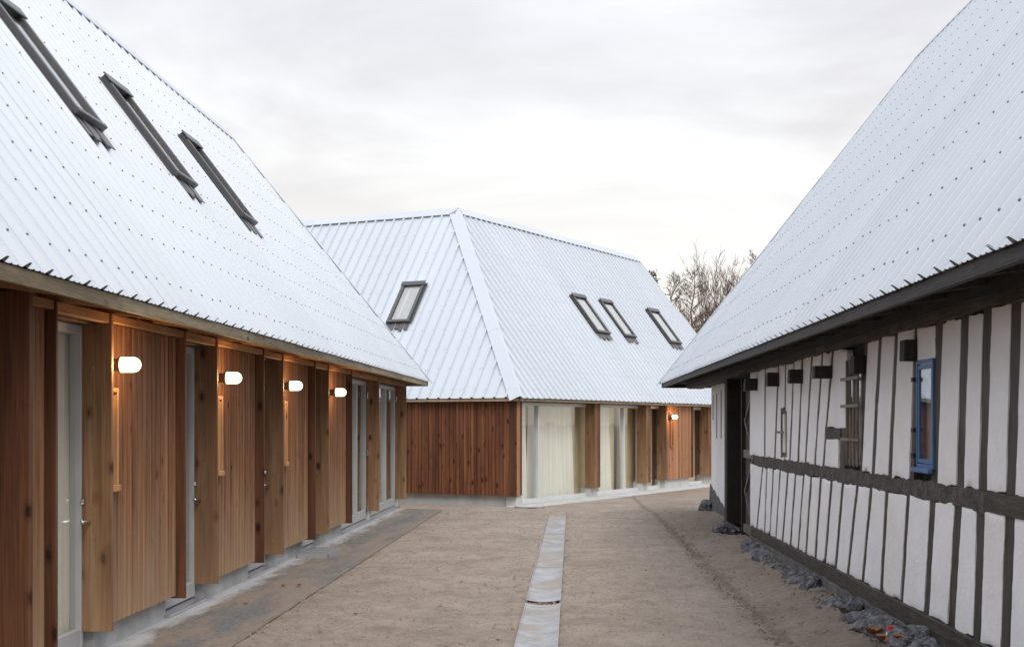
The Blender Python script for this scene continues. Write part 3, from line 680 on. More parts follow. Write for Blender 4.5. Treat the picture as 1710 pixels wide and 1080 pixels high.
for px, py, lab in ((181, 609, 'largest and nearest lit globe lamp on the left timber wall'), (362, 631, 'second nearest lit globe lamp on the left timber wall'),
                    (471, 644, 'third lit globe lamp along the left timber wall'), (549.5, 655, 'farthest lit globe lamp on the left timber wall, before the glazing')):
    a, z = FL.at(px, PO + .075, py); wall_lamp(FL, a, PO + .075, z, lab)

# grate by the third door
gp = FL.P(FL.at(520, 3.30), 3.30, 0)
gt = thing('door_grate', 'galvanised metal grid mat on the paved strip by the left house', 'door mat', FL.P(16.9, 3.1, 0))
GA0, GA1, GD0, GD1, GZ = 16.35, 17.35, 2.90, 3.28, .055
m = MB()
m.box(FL, GA0, GA1, GD0, GD0 + .012, .01, GZ); m.box(FL, GA0, GA1, GD1 - .012, GD1, .01, GZ); m.box(FL, GA0, GA0 + .015, GD0, GD1, .01, GZ); m.box(FL, GA1 - .015, GA1, GD0, GD1, .01, GZ); m.build('frame', 'zinc', gt)
m = MB(); x = GA0 + .09
while x < GA1 - .02: m.box(FL, x, x + .014, GD0 + .012, GD1 - .012, .03, GZ - .004); x += .10
x = GD0 + .05
while x < GD1 - .02: m.box(FL, GA0 + .015, GA1 - .015, x, x + .010, .03, GZ - .002); x += .052
m.build('grid_bar', 'zinc', gt, kind='stuff')
m = MB(); m.box(FL, GA0 + .01, GA1 - .01, GD0 + .01, GD1 - .01, .008, .016); m.build('grid_shade_sheet', 'black_iron', gt)  # added black sheet: the shade between the grid bars, put in as colour

# ============================================================ CURTAINS
def curtain(F, a0_, a1_, d, z0, z1, label, fold=.10, amp=.035):
    m = MB(); n_ = int((a1_ - a0_) / .018); rows = 7; ph = U(0, 6)
    xs = [a0_ + (a1_ - a0_) * i / n_ for i in range(n_ + 1)]
    for j in range(rows + 1):
        tz = j / rows
        for a in xs:
            w_ = math.sin((a - a0_) / fold * 2 * math.pi + ph + 1.2 * math.sin(a * 5 + ph)) * amp * 1.5 * (.5 + .5 * (1 - tz)) + .02 * math.sin(a * 9 + tz * 2)
            m.v.append(F.P(a + .012 * math.sin(tz * 4 + a * 7), d + w_, z0 + (z1 - z0) * tz))
    for j in range(rows):
        for i in range(n_): b = j * (n_ + 1) + i; m.f.append((b, b + 1, b + n_ + 2, b + n_ + 1))
    o_ = m.build('curtain', 'curtain_cloth', smooth=True, fix=False, origin=F.P(a0_, d, z0))
    tag(o_, label, 'curtain', 'cream curtains behind the glass'); return o_
curtain(FL, 8.5, 9.48, 3.52, .1, 2.25, 'narrow cream curtain behind the nearest glass door on the left')
curtain(FL, 20.2, 21.6, 3.54, .1, 2.25, 'cream curtain in the first tall glazing beyond the left lamps')
curtain(FL, 23.2, 25.6, 3.54, .1, 2.25, 'cream curtain in the last glazing at the far end of the left house')

# ============================================================ CENTRE BUILDING
CB = thing('timber_house', 'hip roofed timber house across the far end of the yard', 'house', (*W0, -.1))
GC = -.1; ZT = 2.04; EZC = 2.103; PC = .262; HW = 3.35; SC = HW / CT
ro = MB(); ro.box(CRr, 3.5, 14.0, HW - .06, HW + .06, EZC + HW * 1.32 - .35, EZC + HW * 1.32 - .2); roofC = ro.build('roof', 'beam_wood', CB)
AR1 = 14.92
smR = lambda a: min(SC - .05, a / HW * SC - .03, (AR1 - a) / (AR1 - 14.16) * SC - .02)
smLf = lambda a: min(SC - .05, a / HW * SC - .03)
roof_slope(CRr, 0, EZC, 0.02, AR1, smR, PC, roofC, st=.003)
roof_slope(CLr, 0, EZC, 0.02, 11.5, smLf, PC, roofC, st=.0006)
clR = [(6.55, 7.3, 2.0, 3.35), (8.25, 9.0, 2.0, 3.35), (11.5, 12.3, 2.0, 3.35)]; clL = [(3.34, 3.94, 2.0, 3.3)]
rowsC = [.2, .75, 1.3, 1.85, 2.4, 3.0, 3.6, 4.2, 4.8]
screws(CRr, 0, EZC, .02, AR1, smR, PC, roofC, rowsC, .007, clear=clR); screws(CLr, 0, EZC, .02, 11.5, smLf, PC, roofC, rowsC, .007, clear=clL)
for c in clR: skylight(CRr, 0, EZC, c[0], c[1], 2.12, 3.33, roofC, fl=.17)
skylight(CLr, 0, EZC, 3.36, 3.94, 2.10, 3.26, roofC, fl=.20)
nR = slope_n(CRr); nL = slope_n(CLr); top = EZC + HW * 1.32
AP = CRr.P(HW, HW, top)
cap(E0 + (EZC,), AP, nL, nR, .24, .10, roofC, 'hip_cap', seg=2.4)
CRb = Frame(CRr.o, CRr.u, (-CRr.n[0], -CRr.n[1])); CLb = Frame(CLr.o, CLr.u, (-CLr.n[0], -CLr.n[1]))
cap(AP, CRr.P(14.16, HW, top), nR, slope_n(CRb), .20, .20, roofC, 'ridge_cap'); cap(AP, CLr.P(11.5, HW, top), nL, slope_n(CLb), .20, .20, roofC, 'ridge_cap')
flat_sheet([CRr.P(HW, HW, top), CRr.P(14.16, HW, top), CRr.P(AR1, 2 * HW, EZC), CRr.P(2 * HW, 2 * HW, EZC)], roofC)
flat_sheet([CLr.P(HW, HW, top), CLr.P(11.5, HW, top), CLr.P(11.5, 2 * HW, EZC), CLr.P(2 * HW, 2 * HW, EZC)], roofC)
flat_sheet([CRr.P(14.16, HW, top), CRr.P(AR1, 0.02, EZC), CRr.P(AR1, 2 * HW, EZC)], roofC)
for F, L_, zz in ((CRr, AR1 - .05, 'fascia_wood'), (CLr, 11.4, 'fascia_wood_across')):
    a = .05
    while a < L_:
        b = min(L_, a + 3.0); board(F, a, b - .004, .02, .05, 2.04, 2.09, 'fascia_board', zz, roofC); a += 3.0
    m = MB(); m.box(F, .1, L_, .05, .42, 2.075, 2.09); m.build('soffit', 'beam_wood', roofC)
wc = MB()
wc.box(CR, 3.0, 14.55, 6.2, 6.35, GC, 2.1); wc.box(CR, 14.45, 14.6, .25, 6.2, GC, 2.1); wc.box(CL, 3.0, 11.2, 6.2, 6.35, GC, 2.1); wc.box(CL, 11.05, 11.2, .3, 6.2, GC, 2.1)
wc = wc.build('wall', 'far_cladding', CB)
m = MB(); m.box(CR, .3, 14.45, 2.6, 2.68, GC, 2.05); m.box(CR, .3, 14.4, .3, 6.2, 2.06, 2.074); m.build('inner_wall', 'inner_plaster', CB)
m = MB(); m.box(CR, .1, 14.45, .26, 6.2, GC - .02, -.03); m.build('floor', 'concrete', CB)
# left facade, boards
pn = MB(); pn.box(CL, -.02, 9.0, .0, .06, .14, ZT); pn = pn.build('wall_panel', 'far_cladding', CB)
x = .27; i = 0
Wd = [.080, .062, .074, .088, .066]
while x < 5.2:
    ww = Wd[(i * 3) % 5]; board(CL, x, x + ww, -.045 + .010 * ((i * 5) % 3) / 2, -.002, .13, ZT, 'cladding_board', 'far_cladding', pn); x += ww + .010; i += 1
m = MB(); m.box(CL, x, 9.0, -.04, -.002, .13, ZT); m.build('cladding_board', 'far_cladding', pn)
board(CL, -.05, .12, -.055, -.003, .115, ZT, 'corner_board', 'red_wood', CB); board(CL, .125, .255, -.050, -.003, .115, ZT, 'corner_board', 'far_cladding', CB)
m = MB(); m.box(CL, .25, 9.0, .06, .3, GC - .1, .15); m.build('plinth', 'concrete', CB, bevel=.01)
m = MB(); m.box(CL, -.0, .24, .03, .3, GC - .1, .15); m.build('plinth', 'pale_concrete', CB, bevel=.01)
# right facade: corner pier, fins, glazing, door, panel
OD = -.05; GD = .19
def A(px): return CR.at(px, OD)
def Ag(px): return CR.at(px, GD)
def pier(x0, x1, depth=GD, side='fin_wood', face='far_cladding', inset=.0):
    a0_, a1_ = A(x0), A(x1); m_ = a0_ + (a1_ - a0_) * .45
    board(CR, a0_, m_, OD, depth, .13, ZT, 'fin', side, CB); board(CR, m_ + .006, a1_, OD + .02, depth - .02, .135, ZT, 'fin', face, CB)
    bx(CR, a0_ + .02, a1_ + .02, .06, .3, GC - .05, .16, 'plinth', 'pale_concrete', CB)
board(CR, -.046, .10, OD, -.004, .13, ZT, 'corner_board', 'far_light_cladding', CB); board(CR, .106, A(873), OD + .015, .02, .135, ZT, 'corner_board', 'red_wood', CB)
pier(993, 1004); pier(1079, 1088)
def glazing(x0, x1, mull, name='glass_wall', z0=GC + .03, handle=None, z1=ZT - .01):
    a0_, a1_ = x0, x1; t = .055; fm = MB()
    fm.box(CR, a0_, a0_ + t, GD - .03, GD + .05, z0, z1); fm.box(CR, a1_ - t, a1_, GD - .03, GD + .05, z0, z1); fm.box(CR, a0_ + t, a1_ - t, GD - .028, GD + .048, z1 - .07, z1); fm.box(CR, a0_ + t, a1_ - t, GD - .028, GD + .048, z0, z0 + .09)
    for q_ in mull: fm.box(CR, q_ - .035, q_ + .035, GD - .04, GD + .05, z0 + .09, z1 - .07)
    d_ = fm.build(name, 'pale_frame', CB, bevel=.004)
    p_ = MB(); p_.box(CR, a0_ + t, a1_ - t, GD + .008, GD + .016, z0 + .09, z1 - .07); p_.build('pane', 'glass', d_)
    s_ = MB(); s_.box(CR, a0_ - .02, a1_ + .02, GD - .16, GD - .031, z0 - .03, z0 + .012); s_.build('sill', 'pale_concrete', d_)
    if handle:
        h = MB(); h.tube(CR.P(handle, GD - .03, .92), CR.P(handle, GD - .09, .92), .012, .012, 8); h.tube(CR.P(handle, GD - .085, .92), CR.P(handle - .13, GD - .085, .92), .011, .011, 8); h.tube(CR.P(handle, GD - .03, 1.06), CR.P(handle, GD - .05, 1.06), .028, .024, 12); h.build('handle', 'steel', d_)
    return d_
glazing(A(873) - .02, Ag(982), [Ag(897)]); glazing(A(1004) - .05, Ag(1066), [Ag(1040)])
glazing(A(1088) - .04, Ag(1101), [], 'glass_door', handle=Ag(1099))
glazing(A(1160) - .04, Ag(1173), [], 'glass_door', handle=Ag(1170.5))
# panel 1114..1156
a0_, a1_ = A(1114), A(1156)
board(CR, a0_ - .04, a0_, OD, GD + .02, .15, ZT, 'fin', 'fin_wood', CB)
pn = MB(); pn.box(CR, a0_, a1_, .0, .06, .17, ZT); pn = pn.build('wall_panel', 'red_wood', CB)
x = a0_ + .003; i = 0
while x < a1_ - .05:
    ww = [.11, .085, .125, .10][i % 4]; board(CR, x, x + ww, OD + .012 + .006 * (i % 2), -.001, .16, ZT, 'cladding_board', 'far_light_cladding', pn); x += ww + .008; i += 1
board(CR, a1_, a1_ + .06, OD - .01, .08, .16, ZT, 'fin', 'red_wood', CB)
bx(CR, a0_ + .05, a1_, .03, .3, GC - .05, .18, 'plinth', 'pale_concrete', CB)
bx(CR, A(1184), 14.45, -.02, .12, .15, ZT, 'wall_panel', 'far_cladding', CB); board(CR, A(1184) - .04, A(1184), OD, GD + .02, .15, ZT, 'fin', 'fin_wood', CB); bx(CR, A(1184) + .05, 14.45, .12, .3, GC - .05, .18, 'plinth', 'pale_concrete', CB)
bx(CR, .0, 14.4, .06, .26, 2.031, 2.07, 'head_beam', 'red_wood', CB)
x, z = CR.at(1118, OD + .01, 696); wall_lamp(CR, x, OD + .012, z, 'single small lit globe lamp on the far house facade', 1.0)
f_ = MB(); f_.box(CR, x + .02, x + .05, OD - .02, OD + .011, .98, 1.72); f_.box(CR, x + .20, x + .23, OD - .02, OD + .011, .98, 1.72); f_.box(CR, x + .05, x + .20, OD - .02, OD + .011, 1.69, 1.72); f_.box(CR, x + .05, x + .20, OD - .02, OD + .011, .98, 1.01); f_.build('slot_window', 'far_light_cladding', CB)
curtain(CR, Ag(874), Ag(892), GD + .20, GC + .05, 1.98, 'slim pale curtain at the left corner of the far house glazing')
curtain(CR, Ag(900), Ag(964), GD + .20, GC + .05, 1.98, 'widest cream curtain in the corner glazing of the far house', .21, .072)
curtain(CR, Ag(1005), Ag(1030), GD + .20, GC + .05, 1.98, 'cream curtain left of the post in the second far glazing', .19, .06)
curtain(CR, Ag(1043), Ag(1053), GD + .20, GC + .05, 1.98, 'cream curtain right of the post in the second far glazing', .19, .06)
for x0, x1 in ((955, 1004), (1029, 1041), (1053, 1078)):
    m = MB(); m.box(CR, Ag(x0), Ag(x1), GD + .25, GD + .29, GC, 2.0); m.build('inner_panel', 'inner_wood', CB)
m = MB(); m.box(CR, A(1088), A(1114), .36, .40, GC, 2.0); m.box(CR, A(1156), A(1184), .36, .40, GC, 2.0); m.build('inner_panel', 'inner_wood', CB)
# round drain cover on the apron
p = ((884 - CX) / F_PX * 28.3, 28.05, -.085)
m = MB(); m.tube(Vector(p), Vector(p) + Vector((0, 0, .030)), .30, .30, 32); o = m.build('drain_cover', 'concrete', origin=p, bevel=.006); tag(o, 'round grey concrete cover at the corner of the far glazing', 'drain cover')

# ============================================================ HALF-TIMBERED BARN
RB = thing('half_timbered_barn', 'old white and black half timbered barn along the right side', 'barn', FR.P(14, 4, 0))
EPR, EZR, AR0, ARE = 1.85, 2.34, 1.2, 26.65
HWR = 3.98; SR = HWR / CT; RE_A = 23.0
ro = MB(); ro.box(FR, 1.5, 22.5, EPR + HWR - .06, EPR + HWR + .06, 7.1, 7.25); roofR = ro.build('roof', 'black_board', RB)
smB = lambda a: min(SR - .05, (ARE - a) / (ARE - RE_A) * SR - .03)
aa = FR.at(1703, EPR) + .02; aa -= pitch * int((aa - AR0) / pitch)
roof_slope(FR, EPR, EZR, aa, ARE, smB, pitch, roofR)
screws(FR, EPR, EZR, aa, ARE, smB, pitch, roofR, [.25, .85, 1.5, 2.15, 2.8, 3.45, 4.1, 4.75, 5.4, 6.05], .0085)
topR = EZR + HWR * 1.32; nA = slope_n(FR); FRb = Frame((0, 0), FR.u, (-FR.n[0], -FR.n[1])); nB = slope_n(FRb); nE = Vector((FR.u[0] * ST, FR.u[1] * ST, CT))
cap(FR.P(AR0, EPR + HWR, topR), FR.P(RE_A, EPR + HWR, topR), nA, nB, .20, .20, roofR, 'ridge_cap')
cap(FR.P(RE_A, EPR + HWR, topR), FR.P(ARE, EPR, EZR), nA, nE, .20, .20, roofR, 'hip_cap')
BE = EPR + 2 * HWR
flat_sheet([FR.P(AR0, EPR + HWR, topR), FR.P(RE_A, EPR + HWR, topR), FR.P(ARE, BE, EZR), FR.P(AR0, BE, EZR)], roofR)
flat_sheet([FR.P(RE_A, EPR + HWR, topR), FR.P(ARE, EPR + .02, EZR), FR.P(ARE, BE, EZR)], roofR)
a = 1.3
while a < ARE - .1:
    b = min(ARE - .03, a + 3.9); bx(FR, a, b - .005, EPR + .02, EPR + .055, 2.262, 2.342, 'fascia_board', 'black_board', roofR, origin=FR.P(a, EPR, 2.25)); a += 3.9
bx(FR, ARE - .08, ARE - .035, EPR + .056, 5, 2.262, 2.342, 'fascia_board', 'black_board', roofR)
a = 1.6
while a < ARE - .5:                      # soffit boards and the triangular brackets below them
    b = min(ARE - .1, a + .86); bx(FR, a, b - .012, EPR + .056, 2.47, 2.375, 2.395, 'soffit_board', 'black_board', roofR, origin=FR.P(a, EPR, 2.3))
    m = MB(); m.hexa([FR.P(a, EPR + .06, 2.29), FR.P(a + .05, EPR + .06, 2.29), FR.P(a + .05, 2.30, 2.345), FR.P(a, 2.30, 2.345), FR.P(a, EPR + .06, 2.374), FR.P(a + .05, EPR + .06, 2.374), FR.P(a + .05, 2.30, 2.374), FR.P(a, 2.30, 2.374)])
    m.build('bracket', 'tarred_beam', roofR, origin=FR.P(a, EPR, 2.3)); a += .86
WP = 2.39
def wobbly_beam(F, a0_, a1_, d0, d1, z0f, z1f, name, mat, parent, amp=.012, step=.12, seed=0):
    m = MB(); n_ = max(2, int((a1_ - a0_) / step))
    for i in range(n_ + 1):
        a = a0_ + (a1_ - a0_) * i / n_
        def w_(k): return mn.noise((a * 3.1, k * 5.3 + seed, 0)) * amp * 2 + mn.noise((a * 9, k * 3.3 + seed, 4)) * amp
        for d, z, k in ((d0, z0f(a), 1), (d0, z1f(a), 2), (d1, z1f(a), 3), (d1, z0f(a), 4)): m.v.append(F.P(a, d + w_(k) * .6, z + w_(k + 4)))
        if i:
            b = i * 4; c = b - 4
            for k in range(4): m.f.append((c + k, c + (k + 1) % 4, b + (k + 1) % 4, b + k))
    m.f += [(0, 1, 2, 3), (n_ * 4 + 3, n_ * 4 + 2, n_ * 4 + 1, n_ * 4)]
    return m.build(name, mat, parent, origin=F.P(a0_, d0, z0f(a0_)))
def pt(px, py): return FR.at(px, WP, py)
# plan extent
AW0, AW1 = 1.4, 17.62
core = MB(); core.box(FR, AW0, AW1, WP + .06, WP + .25, .05, 2.9); core.box(FR, 20.55, 23.25, WP + .22, WP + .3, 2.35, 3.0)
core.box(FR, AW0, 26.1, 9.1, 9.3, 0, 2.7); core.box(FR, AW0, AW0 + .2, WP + .25, 9.1, 0, 2.7); core = core.build('wall', 'dark_inside', RB)
m = MB(); m.box(FR, AW1 - .2, 23.0, WP + .7, 9.0, 2.42, 2.46); m.box(FR, AW1 - .3, AW1 - .1, WP + .3, 9.0, 0, 2.42); m.box(FR, 23.0, 23.1, WP + .7, 9.0, 0, 2.42); m.build('inner_wall', 'dark_inside', RB)
wobbly_beam(FR, AW0, 26.3, WP - .06, WP + .2, lambda a: 2.235, lambda a: 2.33, 'wall_plate', 'tarred_beam', RB, .010, .12)
wobbly_beam(FR, AW0, 26.3, WP - .10, WP - .065, lambda a: 2.285, lambda a: 2.373, 'eave_board', 'black_board', RB, .004, .4)
r1, r2 = pt(1264, 760.5), pt(1700, 827); q1, q2 = pt(1264, 777), pt(1700, 864)
def lin(p_, q_): return lambda a: p_[1] + (q_[1] - p_[1]) * (a - p_[0]) / (q_[0] - p_[0])
railT = lin(r1, r2); railB = lin(q1, q2)
wobbly_beam(FR, 8.0, AW1, WP - .004, WP + .05, railB, railT, 'middle_rail', 'tar_render', RB, .010, .07, 3); wobbly_beam(FR, AW0, 8.0, WP - .012, WP + .05, railB, railT, 'middle_rail', 'tarred_beam', RB, .003, .5)
s1, s2 = pt(1258.7, 879), pt(1644, 1073.7); sillT = lin(s1, s2)
wobbly_beam(FR, AW0, AW1 + .02, WP - .035, WP + .1, lambda a: sillT(a) - .135, sillT, 'sill_beam', 'tarred_beam', RB, .006, .25, 9)
wobbly_beam(FR, AW0, AW1 + .05, WP - .05, WP + .2, lambda a: -.06, lambda a: sillT(a) - .12, 'footing', 'gray_footing', RB, .010, .22, 12)
upper = [(1252, 640, 1251, 757), (1278, 636, 1277, 760), (1300, 627, 1294, 764), (1312, 613, 1310, 766), (1326, 613, 1319, 764), (1340, 613, 1333, 768), (1356, 606, 1345, 768), (1373.5, 600, 1361, 771), (1391, 597, 1375, 771),
         (1446.7, 580, 1437, 784), (1470, 574, 1458, 782), (1497, 565, 1486, 786), (1530, 555, 1521, 792), (1569, 545, 1559, 796), (1612, 537, 1603, 800), (1649, 530, 1641, 808), (1697.5, 514, 1688, 826)]
lower = [(1252, 770, 1252, 878), (1274, 778, 1264, 880), (1281, 779, 1277, 890), (1291.6, 780, 1286, 896), (1303, 782, 1296, 903), (1316, 783, 1307, 909), (1329, 786, 1320, 915), (1342.6, 793, 1333, 925), (1355, 794, 1346, 930), (1371, 799, 1362, 940), (1389, 801, 1378, 949),
         (1408, 806, 1395.6, 958), (1432, 809, 1416, 968), (1455, 816, 1441, 979), (1481, 819, 1472, 993), (1516.6, 814, 1506, 1015), (1557.5, 832, 1547, 1029), (1600, 840, 1588, 1051), (1638, 846, 1631, 1069), (1687, 863, 1678, 1080)]
def stud_list(src, ztop, zbot, tail):
    L_ = []
    for x0, y0, x1, y1 in src:
        at_, ab = FR.at(x0, WP), FR.at(x1, WP); L_.append([at_, ab, U(.050, .062) if x0 < 1540 else U(.072, .090)])
    last = L_[-1]; a = last[0] - .62
    while a > AW0 + .3: L_.append([a, a + U(-.03, .06), .07]); a -= U(.55, .7)
    return L_
SU = stud_list(upper, None, None, 0); SLo = stud_list(lower, None, None, 0)
def stud(at_, ab, hw, zt, zb, mat='tarred_timber'):
    m = MB(); n_ = 12; sd_ = U(0, 99)
    for i in range(n_ + 1):
        f = i / n_; a = ab + (at_ - ab) * f + mn.noise((f * 2.2, sd_, 0)) * .03; z = zb + (zt - zb) * f; w_ = hw * (1 + .25 * mn.noise((f * 4, sd_, 9)))
        for da, d in ((-w_, WP + .004), (w_, WP + .004), (w_, WP + .07), (-w_, WP + .07)): m.v.append(FR.P(a + da, d, z))
        if i:
            b = i * 4; c = b - 4
            for k in range(4): m.f.append((c + k, c + (k + 1) % 4, b + (k + 1) % 4, b + k))
    m.f += [(0, 1, 2, 3), (n_ * 4 + 3, n_ * 4 + 2, n_ * 4 + 1, n_ * 4)]
    return m.build('stud', mat, RB, origin=FR.P(ab, WP, zb))
def plaster(eL, eR, zb, zt, seed):
    """infill between two edges; eL(f), eR(f) give the position along the wall at height fraction f; bulges a little over the timbers"""
    m = MB(); gs = [0, .05, .28, .5, .72, .95, 1]; fs = [0, .012] + [.012 + .976 * k / 20 for k in range(1, 20)] + [.988, 1]; ny, nx = len(fs) - 1, 6
    for j in range(ny + 1):
        f = fs[j]; l_, r_ = eL(f), eR(f)
        l_ += mn.noise((f * 5 + seed, 1.3, 0)) * .012 + mn.noise((f * 17 + seed, 1.3, 0)) * .007; r_ += mn.noise((f * 5 + seed, 7.3, 0)) * .012 + mn.noise((f * 17 + seed, 4.3, 0)) * .007
        for i in range(nx + 1):
            g = gs[i]; a = l_ + (r_ - l_) * g
            zz = zb(a) + (zt(a) - zb(a)) * f
            if j in (0, ny): zz += (mn.noise((a * 5, 0, j)) * .030 + mn.noise((a * 24, seed, j)) * .014)
            edge = i in (0, nx) or j in (0, ny)
            d = WP + (-.001 if edge else -.004 - .006 * mn.noise((a * 4, zz * 4, seed)) - .003 * mn.noise((a * 14, zz * 14, seed)))
            m.v.append(FR.P(a, d, zz))
    for j in range(ny):
        for i in range(nx): b = j * (nx + 1) + i; m.f.append((b, b + 1, b + nx + 2, b + nx + 1))
    # rim going back to the core
    ring = [i for i in range(nx + 1)] + [j * (nx + 1) + nx for j in range(1, ny + 1)] + [ny * (nx + 1) + i for i in range(nx - 1, -1, -1)] + [j * (nx + 1) for j in range(ny - 1, 0, -1)]
    back = Vector((FR.n[0], FR.n[1], 0)) * .05; L_ = len(ring); k0 = len(m.v); k1 = k0 + L_
    for i in ring: m.v.append(m.v[i])              # own edge loop, so that the arris stays crisp
    for i in ring: m.v.append(tuple(Vector(m.v[i]) + back))
    for t_ in range(L_): m.f.append((k0 + t_, k0 + (t_ + 1) % L_, k1 + (t_ + 1) % L_, k1 + t_))
    return m.build('plaster_panel', 'plaster', RB, smooth=True, origin=FR.P(eL(0), WP, zb(eL(0))))
plate = lambda a: 2.235 + .01 * math.sin(a * 2)
def zpx(px, py): return pt(px, py)[1]
zc = lambda v: (lambda a: v)
for i, (at_, ab, hw) in enumerate(SU):
    zt = 2.27; zb = railT(ab) - .03
    if i == 3: zb = zpx(1312, 678)
    if i == 0: continue
    stud(at_, ab, hw, zt, zb)
for i, (at_, ab, hw) in enumerate(SLo):
    if i: stud(at_, ab, hw, railB(ab) + .03, sillT(ab) - .02)
stud(FR.at(1298, WP), FR.at(1278, WP), .05, zpx(1298, 640), railT(17) - .02)
# barred window and its framing
bw0, bw1 = FR.at(1440, WP), FR.at(1415, WP)          # near, far
stud(FR.at(1407, WP), FR.at(1406, WP), .10, zpx(1407, 713), railT(FR.at(1407, WP)) - .02)
wobbly_beam(FR, FR.at(1404, WP), FR.at(1378, WP), WP - .004, WP + .05, zc(zpx(1392, 732)), zc(zpx(1392, 714)), 'short_rail', 'tar_render', RB, .008, .08, 21)
blue0, blue1 = FR.at(1560, WP), FR.at(1532, WP)
def edge(s_, side): return lambda f: s_[1] + (s_[0] - s_[1]) * f + side * s_[2]
for i in range(len(SU) - 1):
    A_, B_ = SU[i], SU[i + 1]; eL, eR = edge(A_, -1), edge(B_, 1)
    if i == 8:
        eW = lambda f: bw1 + .02
        plaster(lambda f: eL(.3 + .7 * f), eW, zc(zpx(1396, 713)), plate, i); plaster(lambda f: max(FR.at(1381, WP), eL(f * .2)) if False else eL(f * .2), lambda f: FR.at(1400, WP), railT, zc(zpx(1392, 733)), i + 50); continue
    if i == 12:
        plaster(lambda f: eL(.9), lambda f: eR(.9), zc(zpx(1546, 599)), plate, i); continue
    if i in (2, 3):     # either side of the small pointed window
        pass
    plaster(eL, eR, railT, plate, i)
for i in range(len(SLo) - 1): plaster(edge(SLo[i], -1), edge(SLo[i + 1], 1), lambda a: sillT(a) + .004, railB, 80 + i)
def lattice_window(a0_, a1_, z0, z1, name, fmat, bars_v, bars_h, d=WP - .01, t=.035, lab=None, arch=False):
    f_ = MB(); zt = z1 - (.05 if arch else 0)
    f_.box(FR, a0_, a0_ + t, d, d + .07, z0, zt); f_.box(FR, a1_ - t, a1_, d, d + .07, z0, zt); f_.box(FR, a0_ + t, a1_ - t, d + .002, d + .068, z0, z0 + t)
    if arch:
        c = (a0_ + a1_) / 2
        for e_ in ((a0_, c), (c, a1_)):
            za = zt if e_[0] == a0_ else z1; zb_ = z1 if e_[0] == a0_ else zt
            f_.hexa([FR.P(e_[0], d, za - t), FR.P(e_[1], d, zb_ - t), FR.P(e_[1], d + .07, zb_ - t), FR.P(e_[0], d + .07, za - t), FR.P(e_[0], d, za + .012), FR.P(e_[1], d, zb_ + .012), FR.P(e_[1], d + .07, zb_ + .012), FR.P(e_[0], d + .07, za + .012)])
    else: f_.box(FR, a0_ + t, a1_ - t, d + .002, d + .068, z1 - t, z1)
    f_ = f_.build(name, fmat, RB, bevel=.003)
    p_ = MB(); p_.box(FR, a0_ + t, a1_ - t, d + .012, d + .015, z0 + t, z1 - t); p_.build('pane', 'glass', f_)
    for v_ in bars_v: b_ = MB(); a = a0_ + (a1_ - a0_) * v_; b_.tube(FR.P(a, d - .02, z0 - .01), FR.P(a, d - .02, z1), .011, .011, 6); b_.build('bar', 'rusty_bar', f_)
    for h_ in bars_h: b_ = MB(); z = z0 + (z1 - z0) * h_; b_.box(FR, a0_ - .06, a1_ + .06, d - .045, d - .033, z - .013, z + .013); b_.build('bar', 'rusty_bar', f_)
    return f_
lattice_window(bw0, bw1, zpx(1428, 776), zpx(1428, 600), 'barred_window', 'gray_brace', (.15, .38, .62, .85), (.24, .56, .82), d=WP - .002)
lattice_window(FR.at(1314.5, WP), FR.at(1306, WP), zpx(1310, 762), zpx(1310, 681), 'pointed_window', 'gray_brace', (.5,), (.5,), arch=True, d=WP - .012, t=.045)
bwn = lattice_window(blue0, blue1, zpx(1546, 782), zpx(1546, 600), 'blue_window', 'blue_paint', (), (), d=WP - .010, t=.027)
m = MB(); m.box(FR, blue0 - .02, blue1 + .02, WP - .045, WP - .013, zpx(1546, 789), zpx(1546, 781)); m.build('sill', 'blue_paint', bwn, bevel=.005)
f2 = MB(); t = .04; z0, z1 = zpx(1546, 782) + .032, zpx(1546, 600) - .032
f2.box(FR, blue0 + .032, blue0 + .06, WP - .006, WP + .004, z0, z1); f2.box(FR, blue1 - .06, blue1 - .032, WP - .006, WP + .004, z0, z1); f2.box(FR, blue0 + .06, blue1 - .06, WP - .005, WP + .004, z0, z0 + .03); f2.box(FR, blue0 + .06, blue1 - .06, WP - .005, WP + .004, z1 - .03, z1); f2.build('casement', 'blue_paint', bwn, bevel=.004)
for py in (634, 718, 760):
    h = MB(); z = zpx(1528, py); h.box(FR, blue1 + .0, blue1 + .06, WP - .030, WP - .013, z - .014, z + .014); h.build('hinge', 'black_iron', bwn)
# pale sheets behind the panes, standing in for bright reflections in the glass
m = MB(); m.box(FR, bw0 - .05, bw1 + .05, WP + .052, WP + .058, zpx(1428, 776), zpx(1428, 600)); m.box(FR, blue0, blue1, WP + .052, WP + .058, zpx(1546, 782), zpx(1546, 600)); m.build('inner_lining', 'blind', RB)
# beam ends sticking out of the wall
for x0, x1, y0, y1 in ((1242, 1266, 632, 652), (1279, 1302, 622, 645), (1315, 1342, 617, 640), (1356, 1391, 611, 632), (1420, 1446, 594, 624), (1502, 1532, 568, 603)):
    an = FR.at(x1, WP); Yn = an; dz = (HY - y0) / F_PX * an * .9993; zt = EYE + dz; zb = EYE + (HY - y1) / F_PX * an
    # protrusion from apparent width: front face plus the foreshortened side
    side = F_PX * 2.25 * .14 / an / an; pr = max(.08, (x1 - x0 - side) / F_PX * an)
    m = MB(); m.hexa([FR.P(an, WP - pr, zb), FR.P(an + .14, WP - pr, zb), FR.P(an + .14, WP + .05, zb), FR.P(an, WP + .05, zb), FR.P(an + .004, WP - pr + .006, zt), FR.P(an + .14, WP - pr + .004, zt), FR.P(an + .14, WP + .05, zt), FR.P(an, WP + .05, zt)])
    m.build('beam_end', 'black_post', RB, bevel=.006, origin=FR.P(an, WP, zb))
